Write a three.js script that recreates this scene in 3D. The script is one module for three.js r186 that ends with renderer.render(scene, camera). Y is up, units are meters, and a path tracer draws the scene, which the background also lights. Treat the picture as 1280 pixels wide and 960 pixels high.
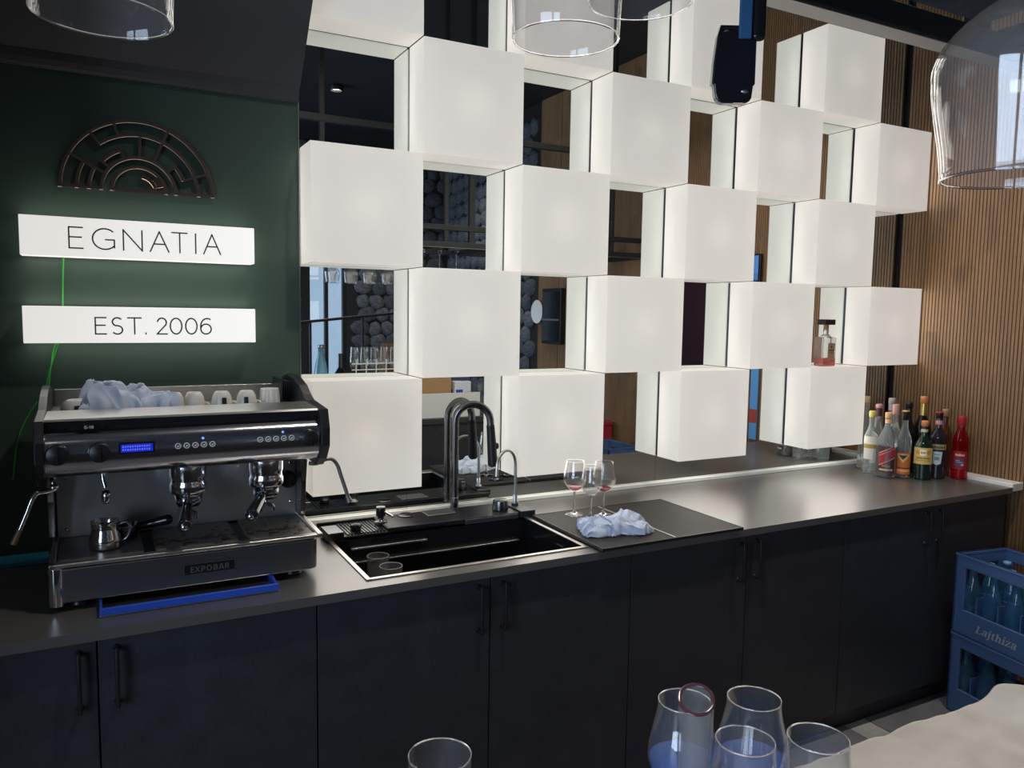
import * as THREE from 'three';
import { RoundedBoxGeometry } from 'three/addons/geometries/RoundedBoxGeometry.js';
import { mergeGeometries, mergeVertices } from 'three/addons/utils/BufferGeometryUtils.js';
import { ImprovedNoise } from 'three/addons/math/ImprovedNoise.js';
import { RectAreaLightUniformsLib } from 'three/addons/lights/RectAreaLightUniformsLib.js';

// ------------------------------------------------------------------ camera, sky, light, exposure
const scene = new THREE.Scene();
const camera = new THREE.PerspectiveCamera(52.133, 4 / 3, 0.05, 60);
camera.position.set(-0.646, 1.7351, 2.8119);
camera.rotation.set(-0.09161, -0.48935, 0.01563, 'YXZ');
scene.add(camera);
const renderer = new THREE.WebGLRenderer({ antialias: true });
renderer.toneMapping = THREE.LinearToneMapping;
renderer.toneMappingExposure = 1.0;
renderer.shadowMap.enabled = true;
RectAreaLightUniformsLib.init();
scene.background = new THREE.Color(0.42, 0.58, 0.8);            // daylight beyond the windows
const BOX_GLOW = 0.39, BOX_INNER = 0.022, BOX_STRIP = 4.5, BOX_LIGHT = 2.2, SIGN_GLOW = 0.66, SIGN_LIGHT = 1.5;
function rectLight(color, intensity, w, h, at, to) {
  const l = new THREE.RectAreaLight(color, intensity, w, h);
  l.position.set(...at); l.lookAt(...to); scene.add(l); return l;
}
const DAY = new THREE.Color(0.62, 0.78, 1.0), WARM = new THREE.Color(1.0, 0.95, 0.88);
// daylight entering by the tall side windows of the dining room (built below at the same places)
rectLight(DAY, 9.5, 1.7, 2.1, [-3.93, 1.75, 3.6], [0, 1.75, 3.6]);
rectLight(DAY, 9.5, 1.4, 2.1, [-3.93, 1.75, 5.45], [0, 1.75, 5.6]);

// ------------------------------------------------------------------ helpers
const noise = new ImprovedNoise();
const N = (x, y, z = 0.5) => noise.noise(x, y, z);
let seedState = 7;
const rnd = () => ((seedState = (seedState * 16807) % 2147483647) - 1) / 2147483646;
const names = new Map(), origins = new WeakMap();
function numbered(n) { const k = names.get(n) || 0; names.set(n, k + 1); return k ? n + '_' + String(k).padStart(3, '0') : n; }
function prep(g) {
  let o = g.index ? g.toNonIndexed() : g;
  for (const k of Object.keys(o.attributes)) if (!['position', 'normal', 'uv'].includes(k)) o.deleteAttribute(k);
  if (!o.attributes.normal) o.computeVertexNormals();
  if (!o.attributes.uv) o.setAttribute('uv', new THREE.BufferAttribute(new Float32Array(o.attributes.position.count * 2), 2));
  return o;
}
function join(gs) { if (!Array.isArray(gs)) return gs; gs = gs.flat(9); return gs.length === 1 ? gs[0] : mergeGeometries(gs.map(prep)); }
function metreUV(g) {                                             // box-projected uv in metres
  g = prep(g); const p = g.attributes.position, n = g.attributes.normal, u = g.attributes.uv;
  for (let i = 0; i < p.count; i++) {
    const a = Math.abs(n.getX(i)), b = Math.abs(n.getY(i)), c = Math.abs(n.getZ(i));
    if (a > b && a > c) u.setXY(i, p.getZ(i), p.getY(i)); else if (b > c) u.setXY(i, p.getX(i), p.getZ(i)); else u.setXY(i, p.getX(i), p.getY(i));
  }
  return g;
}
function thing(name, label, category, at = [0, 0, 0], group) {
  const o = new THREE.Group(); o.name = numbered(name); o.position.set(...at); scene.add(o); origins.set(o, at);
  o.userData = { label, category }; if (group) o.userData.group = group; return o;
}
function part(parent, name, geo, mat, label) {                    // geometry is written in world metres
  const at = origins.get(parent), g = join(geo).clone(); g.translate(-at[0], -at[1], -at[2]);
  const m = new THREE.Mesh(g, mat); m.name = name; origins.set(m, at); if (label) m.userData.label = label; parent.add(m); return m;
}
function single(name, label, category, at, geo, mat, group) {
  const g = join(geo).clone(); g.translate(-at[0], -at[1], -at[2]);
  const m = new THREE.Mesh(g, mat); m.name = numbered(name); m.position.set(...at); origins.set(m, at); scene.add(m);
  m.userData = { label, category }; if (group) m.userData.group = group; return m;
}
function struct(name, geo, mat) { const m = new THREE.Mesh(join(geo), mat); m.name = numbered(name); m.userData = { kind: 'structure' }; origins.set(m, [0, 0, 0]); scene.add(m); return m; }
function copyOf(root, at, label, group, turn) {
  const r = root.clone(); r.name = numbered(root.name.replace(/_\d{3}$/, '')); r.position.set(...at); origins.set(r, at);
  r.userData = { ...root.userData }; if (label) r.userData.label = label; if (group) r.userData.group = group; if (turn !== undefined) r.rotation.y = turn;
  scene.add(r); return r;
}
const box = (x0, x1, y0, y1, z0, z1, r = 0) => {
  const w = x1 - x0, h = y1 - y0, d = z1 - z0;
  const g = r ? new RoundedBoxGeometry(w, h, d, 2, Math.min(r, w / 2.01, h / 2.01, d / 2.01)) : new THREE.BoxGeometry(w, h, d);
  return g.translate((x0 + x1) / 2, (y0 + y1) / 2, (z0 + z1) / 2);
};
const lathe = (pts, seg = 40) => new THREE.LatheGeometry(pts.map(([r, y]) => new THREE.Vector2(Math.max(r, 1e-5), y)), seg);
const move = (g, x, y, z) => g.translate(x, y, z);
const tube = (pts, r, n = 40, m = 12, closed = false) => new THREE.TubeGeometry(new THREE.CatmullRomCurve3(pts.map((p) => new THREE.Vector3(...p)), closed, 'centripetal'), n, r, m, closed);
const sphere = (r, x, y, z, sx = 1, sy = 1, sz = 1) => new THREE.SphereGeometry(r, 20, 14).scale(sx, sy, sz).translate(x, y, z);
function cyl(r0, r1, a, b, seg = 28) {                            // cone frustum from a to b
  const A = new THREE.Vector3(...a), B = new THREE.Vector3(...b), d = B.clone().sub(A), L = d.length();
  const g = new THREE.CylinderGeometry(r1, r0, L, seg);
  g.applyQuaternion(new THREE.Quaternion().setFromUnitVectors(new THREE.Vector3(0, 1, 0), d.normalize()));
  return g.translate((A.x + B.x) / 2, (A.y + B.y) / 2, (A.z + B.z) / 2);
}
function extrudeX(poly, x0, x1, bevel = 0) {                      // poly of [z, y], swept along x
  const s = new THREE.Shape(poly.map(([z, y]) => new THREE.Vector2(z, y)));
  const g = new THREE.ExtrudeGeometry(s, { depth: x1 - x0 - 2 * bevel, bevelEnabled: bevel > 0, bevelThickness: bevel, bevelSize: bevel, bevelSegments: 2, curveSegments: 12 });
  const p = g.attributes.position;                                 // (z, y, x) -> (x, y, z), mirrored so re-wind
  for (let i = 0; i < p.count; i++) { const a = p.getX(i), b = p.getY(i), c = p.getZ(i); p.setXYZ(i, x0 + bevel + c, b, a); }
  const q = prep(g), pos = q.attributes.position, t = new THREE.Vector3(), u = new THREE.Vector3();
  for (let i = 0; i < pos.count; i += 3) { t.fromBufferAttribute(pos, i + 1); u.fromBufferAttribute(pos, i + 2); pos.setXYZ(i + 1, u.x, u.y, u.z); pos.setXYZ(i + 2, t.x, t.y, t.z); }
  q.computeVertexNormals(); return q;
}
function dataTex(w, h, fn, srgb = true, rx = 1, ry = 1) {
  const d = new Uint8Array(w * h * 4);
  for (let y = 0; y < h; y++) for (let x = 0; x < w; x++) { const c = fn(x / w, y / h, x, y), k = (y * w + x) * 4; d[k] = c[0]; d[k + 1] = c[1]; d[k + 2] = c[2]; d[k + 3] = 255; }
  const t = new THREE.DataTexture(d, w, h, THREE.RGBAFormat); t.wrapS = t.wrapT = THREE.RepeatWrapping; t.magFilter = THREE.LinearFilter; t.minFilter = THREE.LinearMipmapLinearFilter; t.generateMipmaps = true;
  if (srgb) t.colorSpace = THREE.SRGBColorSpace; t.repeat.set(rx, ry); t.needsUpdate = true; return t;
}
const cl = (v) => Math.max(0, Math.min(255, v));
const grey = (v) => [cl(v), cl(v), cl(v)];
function canvasTex(w, h, draw) {
  const c = document.createElement('canvas'); c.width = w; c.height = h; draw(c.getContext('2d'), w, h);
  const t = new THREE.CanvasTexture(c); t.colorSpace = THREE.SRGBColorSpace; return t;
}
const std = (color, roughness = 0.5, metalness = 0, more = {}) => new THREE.MeshPhysicalMaterial({ color, roughness, metalness, ...more });
const lin = (r, g, b) => new THREE.Color().setRGB(r, g, b);

// ------------------------------------------------------------------ materials
const texWood = dataTex(512, 512, (u, v) => {
  const warp = N(u * 5, v * 2, 3) * 0.6, f = Math.sin((u * 40 + warp * 8 + N(u * 60, v * 3, 9) * 2)) * 0.5;
  const fine = N(u * 180, v * 6, 1) * 16, blot = N(u * 7 + 4, v * 7, 8), dark = Math.max(0, blot - 0.25) * 70, k = 128 + f * 9 + fine - dark + N(u * 3, v * 3, 20) * 14;
  return [cl(k * 1.12), cl(k * 0.86), cl(k * 0.60)];
}, true, 1, 0.6);
const texLaminate = dataTex(256, 256, (u, v) => grey(118 + N(u * 8, v * 8, 2) * 12 + N(u * 60, v * 60, 4) * 10 + N(u * 200, v * 14, 7) * 8), true, 1.6, 1.6);
const texBrush = dataTex(256, 256, (u, v) => grey(128 + N(u * 6, v * 190, 3) * 70), false, 2, 2);
const texWeave = dataTex(128, 128, (u, v, x, y) => grey(((x >> 3) + (y >> 3)) % 2 ? 200 : 70), false, 13, 13);
const texCloth = dataTex(256, 256, (u, v, x, y) => grey(120 + ((x + y) % 4 < 2 ? 18 : -12) + N(u * 30, v * 30, 3) * 20), false, 14, 14);
const texStone = dataTex(256, 256, (u, v) => { const k = 120 + N(u * 6, v * 6, 2) * 40 + N(u * 30, v * 30, 6) * 26; return [cl(k), cl(k * 1.02), cl(k * 1.06)]; }, true, 2, 2);
const texTile = dataTex(256, 256, (u, v) => grey(200 + N(u * 9, v * 9, 12) * 16 + N(u * 44, v * 44, 4) * 10), true, 1, 1);
const texPaint = dataTex(256, 256, (u, v) => grey(128 + N(u * 90, v * 90, 2) * 40 + N(u * 30, v * 30, 6) * 20), false, 3, 3);

const M = {
  mirror: std(lin(0.80, 0.84, 0.82), 0.0, 1),
  green: std(lin(0.05, 0.086, 0.064), 0.45, 0, { bumpMap: texPaint, bumpScale: 0.0006 }),
  darkPaint: std(lin(0.055, 0.054, 0.06), 0.65, 0, { bumpMap: texPaint, bumpScale: 0.0006 }),
  ceiling: std(lin(0.02, 0.021, 0.027), 0.6),
  plaster: std(lin(0.16, 0.155, 0.15), 0.8),
  wood: std(lin(0.8, 0.76, 0.7), 0.55, 0, { map: texWood }),
  woodDark: std(lin(0.4, 0.36, 0.34), 0.55, 0, { map: texWood }),
  groove: std(lin(0.012, 0.01, 0.009), 0.9),
  laminate: std(lin(0.165, 0.17, 0.205), 0.42, 0, { map: texLaminate }),
  worktop: std(lin(0.20, 0.19, 0.18), 0.3, 0.6),
  black: std(lin(0.012, 0.012, 0.014), 0.35),
  blackGloss: std(lin(0.01, 0.01, 0.012), 0.12),
  blackMetal: std(lin(0.02, 0.02, 0.023), 0.4, 0.4),
  rubber: std(lin(0.022, 0.018, 0.016), 0.55, 0, { bumpMap: texWeave, bumpScale: 0.0016, specularIntensity: 0.6 }),
  chrome: std(lin(0.78, 0.78, 0.8), 0.1, 1),
  darkChrome: std(lin(0.33, 0.34, 0.38), 0.16, 1),
  steel: std(lin(0.55, 0.54, 0.53), 0.3, 1, { bumpMap: texBrush, bumpScale: 0.00015 }),
  dullSteel: std(lin(0.3, 0.29, 0.28), 0.45, 1, { bumpMap: texBrush, bumpScale: 0.0002 }),
  rim: std(lin(0.62, 0.58, 0.54), 0.35, 1),
  gun: std(lin(0.17, 0.165, 0.17), 0.25, 1),
  whiteTrim: std(lin(0.78, 0.77, 0.72), 0.5),
  porcelain: std(lin(0.72, 0.7, 0.64), 0.25),
  bronze: std(lin(0.3, 0.23, 0.19), 0.34, 1),
  copper: std(lin(0.75, 0.5, 0.38), 0.2, 1),
  ink: std(lin(0.09, 0.09, 0.08), 0.6),
  glass: std(lin(0.95, 0.945, 0.94), 0.0, 0, { transmission: 0.975, thickness: 0, ior: 1.5 }),
  wetGlass: std(lin(0.9, 0.89, 0.88), 0.0, 0, { transmission: 0.93, thickness: 0, ior: 1.5 }),
  rimGlass: std(lin(0.6, 0.58, 0.56), 0.12, 0, { transmission: 0.4, thickness: 0.01, ior: 1.5 }),
  clearGlass: std(lin(0.97, 0.96, 0.955), 0.01, 0, { transmission: 1, thickness: 0.01, ior: 1.5 }),
  plumRim: std(lin(0.16, 0.06, 0.075), 0.06, 0, { transmission: 0.35, thickness: 0.01, ior: 1.5 }),
  blueGlass: std(lin(0.22, 0.6, 0.85), 0.03, 0, { transmission: 0.9, thickness: 0.01, ior: 1.45 }),
  cableGreen: std(lin(0.05, 0.5, 0.06), 0.5),
  rag: std(lin(0.55, 0.61, 0.74), 0.9, 0, { bumpMap: texCloth, bumpScale: 0.0008, sheen: 0.3 }),
  linen: std(lin(0.5, 0.465, 0.42), 0.9, 0, { bumpMap: texCloth, bumpScale: 0.0008 }),
  crate: std(lin(0.075, 0.15, 0.33), 0.45),
  bluePlastic: std(lin(0.02, 0.07, 0.42), 0.35),
  teal: std(lin(0.01, 0.22, 0.32), 0.5),
  stone: std(lin(0.55, 0.57, 0.62), 0.85, 0, { map: texStone }),
  stoneDark: std(lin(0.35, 0.37, 0.42), 0.85, 0, { map: texStone }),
  mortar: std(lin(0.02, 0.02, 0.024), 0.95),
  tileGrey: std(lin(0.34, 0.34, 0.35), 0.5, 0, { map: texTile }),
  tileWhite: std(lin(0.8, 0.78, 0.75), 0.5, 0, { map: texTile }),
  grout: std(lin(0.1, 0.1, 0.1), 0.9),
  paper: std(lin(0.75, 0.74, 0.72), 0.8),
  cardboard: std(lin(0.42, 0.25, 0.12), 0.8),
  pane: std(lin(1, 1, 1), 0, 0, { transmission: 1, thickness: 0, ior: 1.5 }),
};
// translucent acrylic of the cube lights: its own glow plus what its inner lamp sends through
M.acrylic = std(lin(0.86, 0.84, 0.8), 0.95, 0, { transmission: 0.55, thickness: 0, specularIntensity: 0.4, emissive: lin(1, 0.975, 0.945), emissiveIntensity: BOX_GLOW });
M.signGlow = std(lin(0.85, 0.84, 0.8), 0.6, 0, { emissive: lin(1, 0.985, 0.94), emissiveIntensity: SIGN_GLOW });

// ------------------------------------------------------------------ room shell
const H = 0.956, W = 3.2, CEIL = 3.75, BACK = 6.2, LEFT = -4.0;
struct('floor', box(LEFT - 0.1, W + 0.1, -0.12, -0.012, -0.12, BACK + 0.1), M.grout);
{ // tiles near the plinth are pieces of their own, the rest of the paving is one part
  const f = scene.children.find((o) => o.name === 'floor');
  const rows = [[0.66, 1.26], [1.266, 1.866], [1.872, 2.4]], rest = [];
  let k = 0;
  for (let x = -1.28; x < 3.19; k++) {
    const w = [0.6, 0.128, 0.6, 0.3, 0.6, 0.128, 0.45][k % 7], x1 = Math.min(x + w, 3.195);
    rows.forEach(([z0, z1], r) => { const dx = r * 0.0, g = metreUV(box(x + 0.002 + dx, x1 - 0.002 + dx, -0.014, (k * 7 + r * 3) % 5 * 0.0003, z0 + 0.002, z1 - 0.002)); if (x1 > 1.3 && r < 2) part(f, 'tile', g, (k % 7) % 4 === 1 ? M.tileWhite : M.tileGrey); else rest.push(g); });
    x = x1 + 0.0005; if (x > 3.19) break;
  }
  for (let x = -3.95; x < 3.1; x += 0.62) for (let z = 2.42; z < 6.1; z += 0.62) rest.push(metreUV(box(x, Math.min(x + 0.614, 3.19), -0.014, 0, z, Math.min(z + 0.614, 6.15))));
  part(f, 'paving', rest, M.tileGrey).userData.kind = 'stuff';
}
struct('wall_back', box(LEFT - 0.1, W + 0.1, 0, CEIL, -0.14, -0.012), M.darkPaint);
struct('wall_green', metreUV(box(-1.29, -0.002, 0.9, 2.75, -0.0115, 0.0)), M.green);
struct('ceiling', box(LEFT - 0.1, W + 0.1, CEIL, CEIL + 0.1, -0.12, BACK + 0.1), M.ceiling);
struct('wall_right', box(W + 0.02, W + 0.14, 0, CEIL, -0.14, BACK + 0.1), M.groove);
// left wall with two tall windows, rear wall with one narrow pair
const holes = (x0, x1, y0, y1, cuts, along, at, t) => {            // wall of boxes round its openings; cuts sorted along
  const g = [], put = (a, b, c, d) => { if (b > a && d > c) g.push(along === 'z' ? box(at - t, at, c, d, a, b) : box(a, b, c, d, at, at + t)); };
  let a = x0; for (const [c0, c1, d0, d1] of cuts) { put(a, c0, y0, y1); put(c0, c1, y0, d0); put(c0, c1, d1, y1); a = c1; } put(a, x1, y0, y1); return g;
};
struct('wall_left', holes(-0.14, BACK + 0.1, 0, CEIL, [[2.75, 4.45, 0.7, 2.8], [4.75, 6.15, 0.7, 2.8]], 'z', LEFT, 0.12), M.plaster);
struct('wall_rear', holes(LEFT - 0.1, W + 0.1, 0, CEIL, [[1.50, 1.96, 0.5, 2.35]], 'x', BACK, 0.12), M.mortar);
function windowAt(along, a0, a1, y0, y1, at, mull) {
  const w = struct('window', (() => { const g = [], f = 0.04, p = (a, b, c, d) => along === 'z' ? box(at - 0.09, at - 0.03, c, d, a, b) : box(a, b, c, d, at + 0.03, at + 0.09);
    g.push(p(a0, a0 + f, y0, y1), p(a1 - f, a1, y0, y1), p(a0, a1, y0, y0 + f), p(a0, a1, y1 - f, y1)); for (const m of mull) g.push(p(m - f / 2, m + f / 2, y0, y1)); return g; })(), M.blackMetal);
  w.name = 'window_' + (windowAt.n = (windowAt.n || 0) + 1);
  const e = [a0, ...mull, a1];
  for (let i = 0; i + 1 < e.length; i++) part(w, 'pane', along === 'z' ? box(at - 0.062, at - 0.056, y0 + 0.02, y1 - 0.02, e[i] + 0.02, e[i + 1] - 0.02) : box(e[i] + 0.02, e[i + 1] - 0.02, y0 + 0.02, y1 - 0.02, at + 0.056, at + 0.062), M.pane);
}
windowAt('z', 2.75, 4.45, 0.7, 2.8, LEFT, [3.6]); windowAt('z', 4.75, 6.15, 0.7, 2.8, LEFT, [5.45]);
windowAt('x', 1.50, 1.96, 0.5, 2.35, BACK, [1.73]);

struct('wall_pier', box(-1.95, -1.3, 0, CEIL, -0.012, 1.2), M.darkPaint);
// sloping bulkhead over the green wall
struct('trim_1', extrudeX([[0, 2.440], [0.010, 2.439], [0.020, 2.446], [0.027, 2.462], [0.030, 2.4855], [0, 2.4855]], -1.29, -0.004), M.darkPaint);
struct('soffit', extrudeX([[0.001, 2.486], [0.03, 2.486], [1.0, 3.65], [1.0, CEIL], [0.001, CEIL]], -1.29, -0.002), M.darkPaint);
struct('trim_2', box(-0.004, 0.0, H, 2.48, -0.01, 0.004), M.dullSteel);   // edge profile between paint and mirror

// fluted timber wall at the end of the bar: backing boards plus narrow slats
{
  const w = struct('wall_wood', metreUV(box(W + 0.004, W + 0.02, 0, CEIL - 0.002, 0.022, 3.9)), M.woodDark);
  const g = [], P = 0.0178; let k = 0;
  for (let z = 0.024; z < 2.75; z += P, k++) { 
    const b = box(W - 0.003, W + 0.005, 0.001, CEIL - 0.004, z, z + P * 0.74); g.push(metreUV(b).translate(0, 0, 0)); }
  part(w, 'slats', g, M.wood).userData.kind = 'stuff';
  const pl = []; for (let z = 2.77; z < 3.88; z += 0.37) part(w, 'panel', metreUV(box(W - 0.004, W + 0.005, 0.001, CEIL - 0.004, z, Math.min(z + 0.362, 3.9))), M.wood);
}

// mirror: three silvered panels on the wall between green paint and timber
{
  const m = thing('wall_mirror', 'large mirror covering the back wall behind the glowing cubes', 'mirror', [1.6, H, 0]);
  for (const [a, b] of [[0.0005, 0.3995], [0.4005, 1.5995], [1.6005, 3.198]]) part(m, 'mirror_panel', box(a, b, H + 0.004, CEIL - 0.01, -0.011, 0), M.mirror);
}

// ------------------------------------------------------------------ glowing cubes
const S = 0.4, D = 0.156, Y0 = 1.09, rowWord = ['bottom row', 'second row up', 'middle row', 'fourth row up', 'top row'];
const posWord = ['leftmost glowing white cube', 'second glowing white cube from the left', 'third glowing white cube from the left', 'rightmost glowing white cube'];
function lightBox(col, row) {
  const x = col * S, y = Y0 + row * S, x1 = x + S, y1 = y + S, t = 0.003, b = 0.0095, e = 0.0012;
  const o = thing('light_box', posWord[col >> 1] + ' in the ' + rowWord[row], 'wall light', [x + S / 2, y, 0], 'glowing cubes in a chequerboard on the mirror');
  part(o, 'front_panel', box(x + e, x1 - e, y + e, y1 - e, D - t, D), M.acrylic);
  part(o, 'side_panel', box(x + e, x + e + t, y + e, y1 - e, b, D - t - 0.0006), M.acrylic);
  part(o, 'side_panel', box(x1 - e - t, x1 - e, y + e, y1 - e, b, D - t - 0.0006), M.acrylic);
  part(o, 'side_panel', box(x + e + t, x1 - e - t, y1 - e - t, y1 - e, b, D - t - 0.0006), M.acrylic);
  part(o, 'side_panel', box(x + e + t, x1 - e - t, y + e, y + e + t, b, D - t - 0.0006), M.acrylic);
  part(o, 'back_frame', [box(x + 0.004, x1 - 0.004, y + 0.004, y1 - 0.004, 0.0005, 0.007)], M.black);
  rectLight(WARM, BOX_LIGHT, S - 0.02, S - 0.02, [x + S / 2, y + S / 2, D + 0.004], [x + S / 2, y + S / 2, 2]);
  for (const k of [-1, 1]) rectLight(WARM, BOX_STRIP, 0.024, S - 0.06, [x + S / 2 + k * 0.135, y + S / 2, 0.026], [x + S / 2 + k * 2, y + S / 2, 0.026]);
  if (row === 0) rectLight(WARM, BOX_LIGHT, S - 0.02, D - 0.02, [x + S / 2, y - 0.004, D / 2], [x + S / 2, -2, D / 2]);
  const p = new THREE.PointLight(WARM, BOX_INNER, 0, 2); p.position.set(x + S / 2, y + S / 2, 0.05); p.shadow.radius = 3; scene.add(p);
}
for (let r = 0; r < 5; r++) for (let c = r % 2; c < 8; c += 2) lightBox(c, r);

// ------------------------------------------------------------------ lettering strokes
const arc = (cx, cy, rx, ry, a0, a1, n = 14) => Array.from({ length: n + 1 }, (_, i) => { const a = (a0 + (a1 - a0) * i / n) * Math.PI / 180; return [cx + rx * Math.cos(a), cy + ry * Math.sin(a)]; });
const GLYPH = {                                                   // strokes in a box 1 wide, 1 tall
  E: [[[1, 1], [0, 1], [0, 0], [1, 0]], [[0, 0.53], [0.9, 0.53]]],
  G: [[...arc(0.56, 0.5, 0.56, 0.5, 48, 318, 22), [1, 0.1], [1, 0.47], [0.6, 0.47]]],
  N: [[[0, 0], [0, 1], [1, 0], [1, 1]]], A: [[[0, 0], [0.5, 1], [1, 0]], [[0.2, 0.38], [0.8, 0.38]]],
  T: [[[0, 1], [1, 1]], [[0.5, 1], [0.5, 0]]], I: [[[0.5, 0], [0.5, 1]]],
  S: [[...arc(0.5, 0.75, 0.45, 0.25, 40, 250, 12), ...arc(0.5, 0.25, 0.48, 0.26, 80, -140, 12)]],
  2: [[...arc(0.48, 0.72, 0.44, 0.28, 165, -30, 12), [0, 0], [1, 0]]], 0: [arc(0.5, 0.5, 0.5, 0.5, 0, 360, 24)],
  6: [[...arc(0.62, 0.5, 0.62, 0.5, 62, 180, 10), ...arc(0.5, 0.32, 0.5, 0.32, 180, 540, 20)]], '.': [[[0.3, 0], [0.3, 0.06]]],
};
function stroke(ch, x0, x1, y0, y1, z, sw) {
  const g = [];
  for (const line of GLYPH[ch]) for (let i = 0; i + 1 < line.length; i++) {
    const a = [x0 + line[i][0] * (x1 - x0), y0 + line[i][1] * (y1 - y0)], b = [x0 + line[i + 1][0] * (x1 - x0), y0 + line[i + 1][1] * (y1 - y0)];
    const L = Math.hypot(b[0] - a[0], b[1] - a[1]); if (L < 1e-6) continue;
    g.push(new THREE.BoxGeometry(L + sw * 0.8, sw, 0.0012).rotateZ(Math.atan2(b[1] - a[1], b[0] - a[0])).translate((a[0] + b[0]) / 2, (a[1] + b[1]) / 2, z));
  }
  return g;
}
function sign(label, y0, y1, letters, ly0, ly1) {
  const x0 = -0.832, x1 = -0.169, z1 = 0.085, o = thing('light_sign', label, 'sign', [(x0 + x1) / 2, y0, 0.012]);
  part(o, 'lamp_body', box(x0, x1, y0, y1, 0.012, z1, 0.002), M.signGlow);
  part(o, 'mounting_bracket', [box(-0.7, -0.66, y0 + 0.03, y1 - 0.03, 0, 0.013), box(-0.34, -0.3, y0 + 0.03, y1 - 0.03, 0, 0.013)], M.black);
  const px = (u) => x0 + (u - 24.5) / 292 * (x1 - x0);
  for (const [ch, a, b] of letters) part(o, 'letter', stroke(ch, px(a), px(b), ly0, ly1, z1 + 0.0003, 0.0041), M.ink);
  const cx = (x0 + x1) / 2, cy = (y0 + y1) / 2, cz = 0.05;
  rectLight(WARM, SIGN_LIGHT * 0.6, x1 - x0, y1 - y0, [cx, cy, z1 + 0.003], [cx, cy, 2]);
  rectLight(WARM, SIGN_LIGHT, x1 - x0, 0.07, [cx, y1 + 0.003, cz], [cx, 5, cz]);
  rectLight(WARM, SIGN_LIGHT, x1 - x0, 0.07, [cx, y0 - 0.003, cz], [cx, -5, cz]);
  rectLight(WARM, SIGN_LIGHT, 0.07, y1 - y0, [x1 + 0.003, cy, cz], [5, cy, cz]);
}
sign('upper white light-box sign with thin dark letters spelling the bar name', 1.880, 1.997, [['E', 80.5, 96.5], ['G', 108, 134], ['N', 145, 168], ['A', 178, 201.5], ['T', 206, 225.5], ['I', 232, 241], ['A', 247, 269.5]], 1.906, 1.968);
sign('lower white light-box sign reading EST. 2006 in thin dark letters', 1.620, 1.731, [['E', 108, 121], ['S', 128, 141], ['T', 147.5, 164], ['.', 168, 174], ['2', 184, 197], ['0', 201, 216], ['0', 221, 236], ['6', 241, 255]], 1.648, 1.698);

// arched emblem of dark bronze bars
{
  const cx = -0.507, cy = 2.094, R = 0.2235, o = thing('wall_emblem', 'half-round dark bronze openwork emblem of arcs and spokes on green wall', 'emblem', [cx, cy, 0]);
  const bar = (r0, r1, a0, a1) => {                                // ring sector
    const s = new THREE.Shape(), n = Math.max(3, Math.round(Math.abs(a1 - a0) / 4)), pts = [...arc(0, 0, r1 * R, r1 * R, a0, a1, n), ...arc(0, 0, r0 * R, r0 * R, a1, a0, n)];
    pts.forEach(([x, y], i) => i ? s.lineTo(x, y) : s.moveTo(x, y));
    return new THREE.ExtrudeGeometry(s, { depth: 0.012, bevelEnabled: true, bevelThickness: 0.0012, bevelSize: 0.0012, bevelSegments: 1 }).translate(cx, cy, 0.006);
  };
  const w = 0.042;
  const rings = [[1 - w, 1, 0, 180], [0.81 - w, 0.81, 0, 128], [0.62 - w, 0.62, 112, 140], [0.64 - w, 0.64, 20, 40], [0.8 - w, 0.8, 152, 180], [0.65 - w, 0.65, 150, 180], [0.5 - w, 0.5, 0, 180], [0.37 - w, 0.37, 0, 180]];
  for (const [a, b, c, d] of rings) part(o, 'arc', bar(a, b, c, d), M.bronze);
  const spoke = (r0, r1, a, off = 0) => new THREE.BoxGeometry((r1 - r0) * R, 0.0085, 0.014).translate((r0 + r1) / 2 * R, off, 0).rotateZ(a * Math.PI / 180).translate(cx, cy, 0.013);
  for (const [a, b, c] of [[0.46, 1, 0], [0.46, 1, 180], [0.48, 0.98, 152], [0.78, 0.98, 128], [0.78, 0.98, 108], [0.48, 0.8, 88], [0.48, 0.97, 66], [0.48, 0.64, 40], [0.62, 0.98, 20], [0.48, 0.62, 112], [0.48, 0.62, 140]]) part(o, 'spoke', spoke(a, b, c, c === 0 ? 0.005 : c === 180 ? -0.005 : 0), M.bronze);
  part(o, 'base_bar', box(cx - 0.37 * R, cx + 0.37 * R, cy, cy + 0.0095, 0.006, 0.02), M.bronze);
  part(o, 'arc', bar(0.2, 0.245, 18, 78), M.copper, 'small bright copper arc'); part(o, 'arc', bar(0.25, 0.33, 18, 44), M.copper, 'small bright copper arc');
}
// green flex of the signs
{
  const o = thing('sign_cable', 'thin bright green cable hanging from the signs to the coffee machine', 'cable', [-0.73, 1.4, 0.02]);
  part(o, 'flex', tube([[-0.722, 1.884, 0.03], [-0.724, 1.86, 0.012], [-0.727, 1.8, 0.008], [-0.729, 1.75, 0.01], [-0.729, 1.728, 0.03]], 0.0022, 30, 8), M.cableGreen);
  part(o, 'flex', tube([[-0.742, 1.624, 0.03], [-0.75, 1.60, 0.012], [-0.772, 1.53, 0.01], [-0.787, 1.47, 0.012], [-0.83, 1.40, 0.012], [-0.86, 1.33, 0.012], [-0.88, 1.2, 0.01]], 0.0019, 40, 8), M.cableGreen);
  part(o, 'flex', tube([[-0.748, 1.624, 0.03], [-0.757, 1.60, 0.012], [-0.768, 1.54, 0.015], [-0.776, 1.48, 0.014], [-0.79, 1.42, 0.014], [-0.8, 1.3, 0.01]], 0.0019, 40, 8), M.cableGreen);
}

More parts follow.
